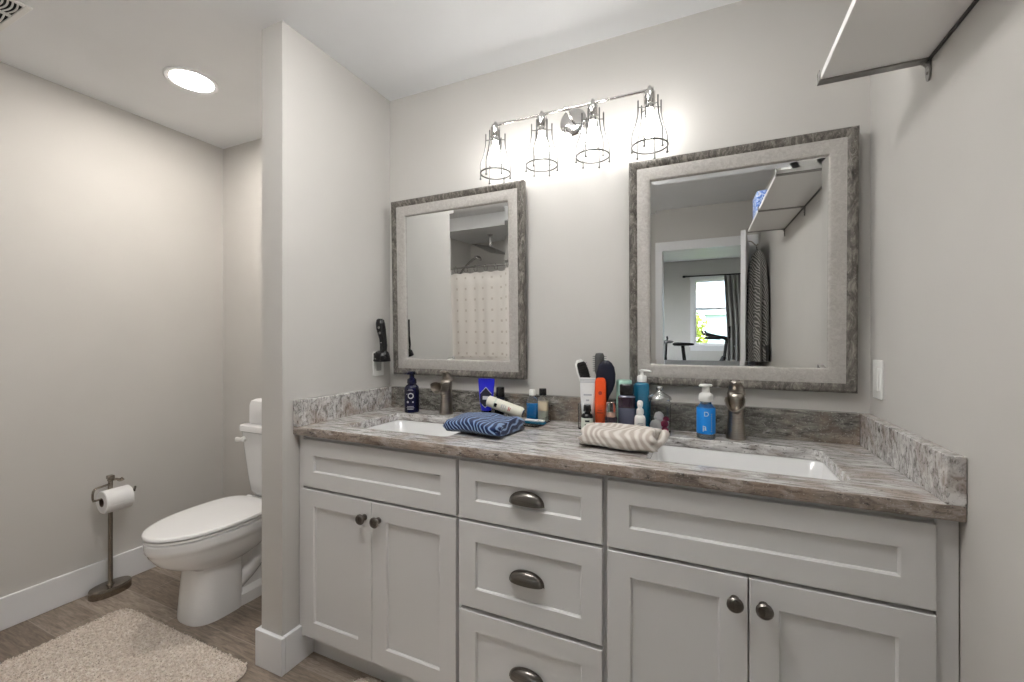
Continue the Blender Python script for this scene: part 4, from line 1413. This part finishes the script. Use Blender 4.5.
# small white spray bottle
t = thing('spray_bottle', 'small white spray bottle in front of the teal pump bottle', 'bottle', (-.207, -.172, ZC))
link('bottle', lathe(B(), [(0, 0), (.017, 0), (.0185, .003), (.0185, .060), (.016, .068), (.010, .072), (.010, .074), (0, .074)], 26), 'plastic_white', t, smooth=40)
bm = B()
for z, wd in ((.045, .018), (.039, .022), (.028, .020), (.022, .014)):
    join(bm, wrap(box(B(), -wd / 2, wd / 2, -.0014, .0014, -.0002, .0002), .0188, z, -pi / 2 + .2))
link('label_print', bm, 'print_grey', t)
bm = lathe(B(), [(0, .0742), (.0125, .0742), (.0128, .078), (.012, .090), (.008, .094), (.007, .100), (.0095, .101), (.010, .114), (.007, .120), (0, .122)], 24)
box(bm, -.004, .004, -.016, -.006, .104, .112, bev=.0015)
link('nozzle', bm, 'plastic_white', t, smooth=40)

# apothecary jar with cotton
t = thing('glass_jar', 'clear glass jar with a knobbed lid holding cotton and pink pads', 'jar', (-.148, -.104, ZC))
link('jar_wall', lathe(B(), [(0, 0), (.030, 0), (.036, .004), (.037, .012), (.037, .108), (.034, .114), (.034, .120), (.0318, .120), (.0318, .113), (.0345, .107), (.0345, .012), (.030, .008), (0, .008)], 40), 'acrylic', t, smooth=40)
bm = lathe(B(), [(0, .1205), (.040, .1205), (.0405, .124), (.037, .131), (.022, .140), (.010, .146), (.008, .150), (.012, .155), (.0125, .161), (.008, .167), (0, .168)], 40)
link('jar_lid', bm, mat('smoky jar lid', (.45, .46, .46), .12, metal=.85), t, smooth=40)
for cx, cy, cz, r, mm, nm in ((-.011, -.008, .029, .021, 'cotton', 'cotton_ball'), (.010, .010, .030, .020, 'cotton', 'cotton_ball'), (-.004, .006, .058, .017, 'cotton', 'cotton_ball'), (.017, -.013, .036, .013, 'magenta', 'pink_pad'), (.018, -.010, .016, .011, 'magenta', 'pink_pad'), (.021, -.004, .052, .010, 'magenta', 'pink_pad')):
    bm = B()
    bmesh.ops.create_icosphere(bm, subdivisions=3, radius=r)
    for v in bm.verts:
        v.co *= 1 + .16 * noise.noise(v.co * 90 + Vector((cx, cy, cz)) * 50)
    bmesh.ops.translate(bm, verts=bm.verts, vec=(cx, cy, cz))
    link(nm, bm, mm, t, smooth=60)

# foaming soap bottle
t = thing('soap_dispenser', 'foaming soap bottle with a blue label and white pump by the right tap', 'soap bottle', (.001, -.118, ZC))
link('bottle', lathe(B(), [(0, 0), (.026, 0), (.029, .003), (.029, .098), (.027, .106), (.020, .114), (.017, .118), (.017, .124), (0, .124)], 36), 'acrylic', t, smooth=40)
link('liquid', lathe(B(), [(0, .003), (.026, .003), (.0265, .006), (.0265, .085), (0, .085)], 36), 'soap_liquid', t, smooth=40)
link('label', lathe(B(), [(.0292, .018), (.0295, .019), (.0295, .102), (.0285, .104)], 36), 'sky_label', t, smooth=40)
bm = lathe(B(), [(0, .1245), (.0195, .1245), (.0225, .128), (.0225, .142), (.020, .149), (.0125, .154), (.0115, .172), (.0125, .173), (.019, .1745), (.0205, .178), (.019, .181), (0, .182)], 32)
box(bm, -.022, -.005, -.020, -.006, .174, .180, bev=.002)
link('pump', bm, 'plastic_white', t, smooth=45)
bm = wrap(text_bm('a', .030), .0298, .040, -pi / 2 - .12)
join(bm, wrap(text_bm('D', .022), .0298, .084, -pi / 2 + .05))
join(bm, wrap(box(B(), -.0012, .0012, -.010, .010, -.0001, .0001), .0298, .036, -pi / 2 - .28))
link('label_lettering', bm, 'print_white', t)
bm = B()
for i in range(9):
    join(bm, wrap(box(B(), -.0018, .0018, -.0016, .0016, -.0001, .0001), .0298, .028 + i * .007, -pi / 2 + .62))
link('label_small_print', bm, 'print_grey', t)

# ------------------------------------------------------------------ bedroom things seen in the mirror
tag(link('curtain_rod', lathe(tube(B(), [(-.37, BY1 + .07, 2.13), (1.15, BY1 + .07, 2.13)], .012, 12), [(0, -.03), (.016, -.026), (.02, 0), (.016, .02), (0, .022)], 14, mx=Matrix.Rotation(pi / 2, 4, 'Y'), c=(-.38, BY1 + .07, 2.13)), 'black_matte', smooth=50), 'black curtain rod above the bedroom window', 'curtain rod')
bm = B()
rings = []
for j in range(9):
    z = .05 + (2.115 - .05) * j / 8
    x0 = .335 + .03 * sin(j * .5)
    ring = []
    nn = 90
    for i in range(nn + 1):
        u = i / nn
        ring.append((x0 + .62 * u, BY1 + .075 + .030 * sin(u * 2 * pi * 8 + .2 * j) + .01 * sin(u * 23), z))
    rings.append(ring)
loft(bm, rings, cap=False, closed=False)
o = link('window_drape', bm, 'drape', smooth=180)
sm = o.modifiers.new('thick', 'SOLIDIFY')
sm.thickness = .003
tag(o, 'grey pleated drape on the right of the bedroom window', 'curtain')

def bike(loc, rz, label, bar=0.0):
    root = thing('exercise_bike', label, 'exercise bike', loc, rz, 'exercise bikes')
    bm = B()
    for y in (-.42, .42):
        box(bm, -.26, .26, y - .035, y + .035, 0, .07, bev=.01)
    tube(bm, [(0, -.42, .06), (0, -.10, .22), (0, .20, .22), (0, .42, .06)], .03, 12)
    tube(bm, [(0, -.16, .20), (0, -.24, .62)], .032, 12)
    tube(bm, [(0, .06, .22), (0, .30, .72)], .034, 12)
    tube(bm, [(0, -.20, .45), (0, .22, .56)], .024, 12)
    link('frame', bm, 'black', root, smooth=45)
    link('flywheel', lathe(B(), [(0, -.02), (.21, -.02), (.225, -.012), (.225, .012), (.21, .02), (0, .02)], 40, mx=Matrix.Rotation(pi / 2, 4, 'Y'), c=(0, .30, .33)), 'steel_dark', root, smooth=40)
    sp = link('seat_post', tube(B(), [(0, -.24, .60), (0, -.27, .88)], .026, 12), 'black', root, smooth=45)
    bm = B()
    loft(bm, [[(a * cos(2 * pi * k / 20), y, .90 + h * sin(2 * pi * k / 20)) for k in range(20)] for y, a, h in ((-.41, .05, .015), (-.39, .09, .025), (-.33, .095, .028), (-.26, .06, .025), (-.18, .03, .022), (-.12, .022, .016), (-.11, .01, .008))])
    link('saddle', bm, 'black_matte', root, smooth=50)
    bm = tube(B(), [(0, .30, .70), (0, .33, .98)], .022, 12)
    for s in (-1, 1):
        tube(bm, smooth_path([(0, .33, .98), (s * .10, .33, 1.0), (s * .19, .30, 1.03), (s * .20, .18, 1.05), (s * .17, .05, 1.09), (s * .15, .02, 1.13)], 4), .016, 10)
    tube(bm, [(-.10, .26, 1.02), (-.10, .05, 1.03)], .015, 10)
    tube(bm, [(.10, .26, 1.02), (.10, .05, 1.03)], .015, 10)
    bmesh.ops.translate(bm, verts=[v for v in bm.verts if v.co.z > .9], vec=(0, 0, bar))
    link('handlebar', bm, 'black_matte', root, smooth=45)
    bm = B()
    box(bm, -.14, .14, .36, .385, 1.02 + bar, 1.20 + bar, bev=.008)
    link('console', bm, 'black', root)
    for s in (-1, 1):
        bm = tube(B(), [(s * .045, .02, .30), (s * .075, .02, .30 + s * .15)], .012, 8)
        box(bm, s * .09 - .05 * (s < 0) - .0, s * .09 + .05 * (s > 0), -.03, .07, .29 + s * .15, .31 + s * .15, bev=.004)
        link('pedal', bm, 'steel_dark', root)
    return root
bike((-.05, -5.35, .03), radians(-84), 'black exercise bike in the bedroom with raised handlebars in front of the grey drape', -.03)
bike((-.75, -6.35, 0), radians(20), 'black exercise bike in the far left of the bedroom doorway', -.12)
bn = thing('blanket_chest', 'white chest standing under the bedroom window', 'chest', (.12, -7.0, 0))
link('chest_body', box(B(), -.30, .30, -.20, .20, 0, .44, bev=.006), 'trim', bn)
link('chest_lid', box(B(), -.315, .315, -.215, .215, .441, .49, bev=.008), 'linen', bn)

# ------------------------------------------------------------------ outside the bedroom window
sbox('ground_outside', 'lawn', -14, 16, -32, BY1 - .12, -.35, -.30)
hs2 = thing('neighbour_house', 'pale blue house with grey roof beyond the bedroom window', 'house', (0, -13.0, -.3))
link('walls', box(B(), -.02, 7.0, -6.0, 0, 0, 1.86), 'siding', hs2)
bm = B()
b2 = bmesh.new()
v = [b2.verts.new(p) for p in ((-.28, .25, 1.72), (7.3, .25, 1.72), (7.3, -3.0, 3.3), (-.28, -3.0, 3.3), (7.3, -6.25, 1.72), (-.28, -6.25, 1.72))]
for f in ((0, 1, 2, 3), (3, 2, 4, 5), (0, 3, 5), (1, 4, 2), (0, 5, 4, 1)):
    b2.faces.new([v[i] for i in f])
join(bm, b2)
link('roof', bm, 'roof', hs2)

def foliage(x, y, z, r, trunk, label, seed):
    root = thing('leafy_tree', label, 'tree', (x, y, -.3), group='trees outside the window')
    rnd = random.Random(seed)
    V, F = [], []
    for i in range(2600):
        d = Vector((rnd.gauss(0, 1), rnd.gauss(0, 1), rnd.gauss(0, 1))).normalized()
        p = d * r * rnd.uniform(.55, 1.0) * (1 + .25 * noise.noise(d * 3 + Vector((seed, 0, 0))))
        p.z = p.z * 1.05 + z
        a = Vector((rnd.gauss(0, 1), rnd.gauss(0, 1), rnd.gauss(0, 1))).normalized()
        b = a.orthogonal().normalized()
        s = .09
        k = len(V)
        V += [p - a * s, p + b * s * .5, p + a * s, p - b * s * .5]
        F.append((k, k + 1, k + 2, k + 3))
    me = bpy.data.meshes.new('foliage')
    me.from_pydata(V, [], F)
    me.materials.append(M['leaf'])
    o = bpy.data.objects.new('foliage', me)
    COL.objects.link(o)
    o.parent = root
    link('trunk', tube(B(), [(0, 0, 0), (.05, .02, z * .5), (0, 0, z)], [.16, .12, .06], 10), mat('bark', (.1, .07, .05), .9), root, smooth=50)
foliage(-.9, -12.2, 1.0, .95, 1, 'yellow green shrub left of the pale blue house', 1)
foliage(.2, -24.5, 4.0, 2.6, 1, 'tall green tree rising over the roof of the blue house', 2)
foliage(-6.4, -21.0, 3.2, 2.8, 1, 'broad green tree to the left of the blue house', 3)
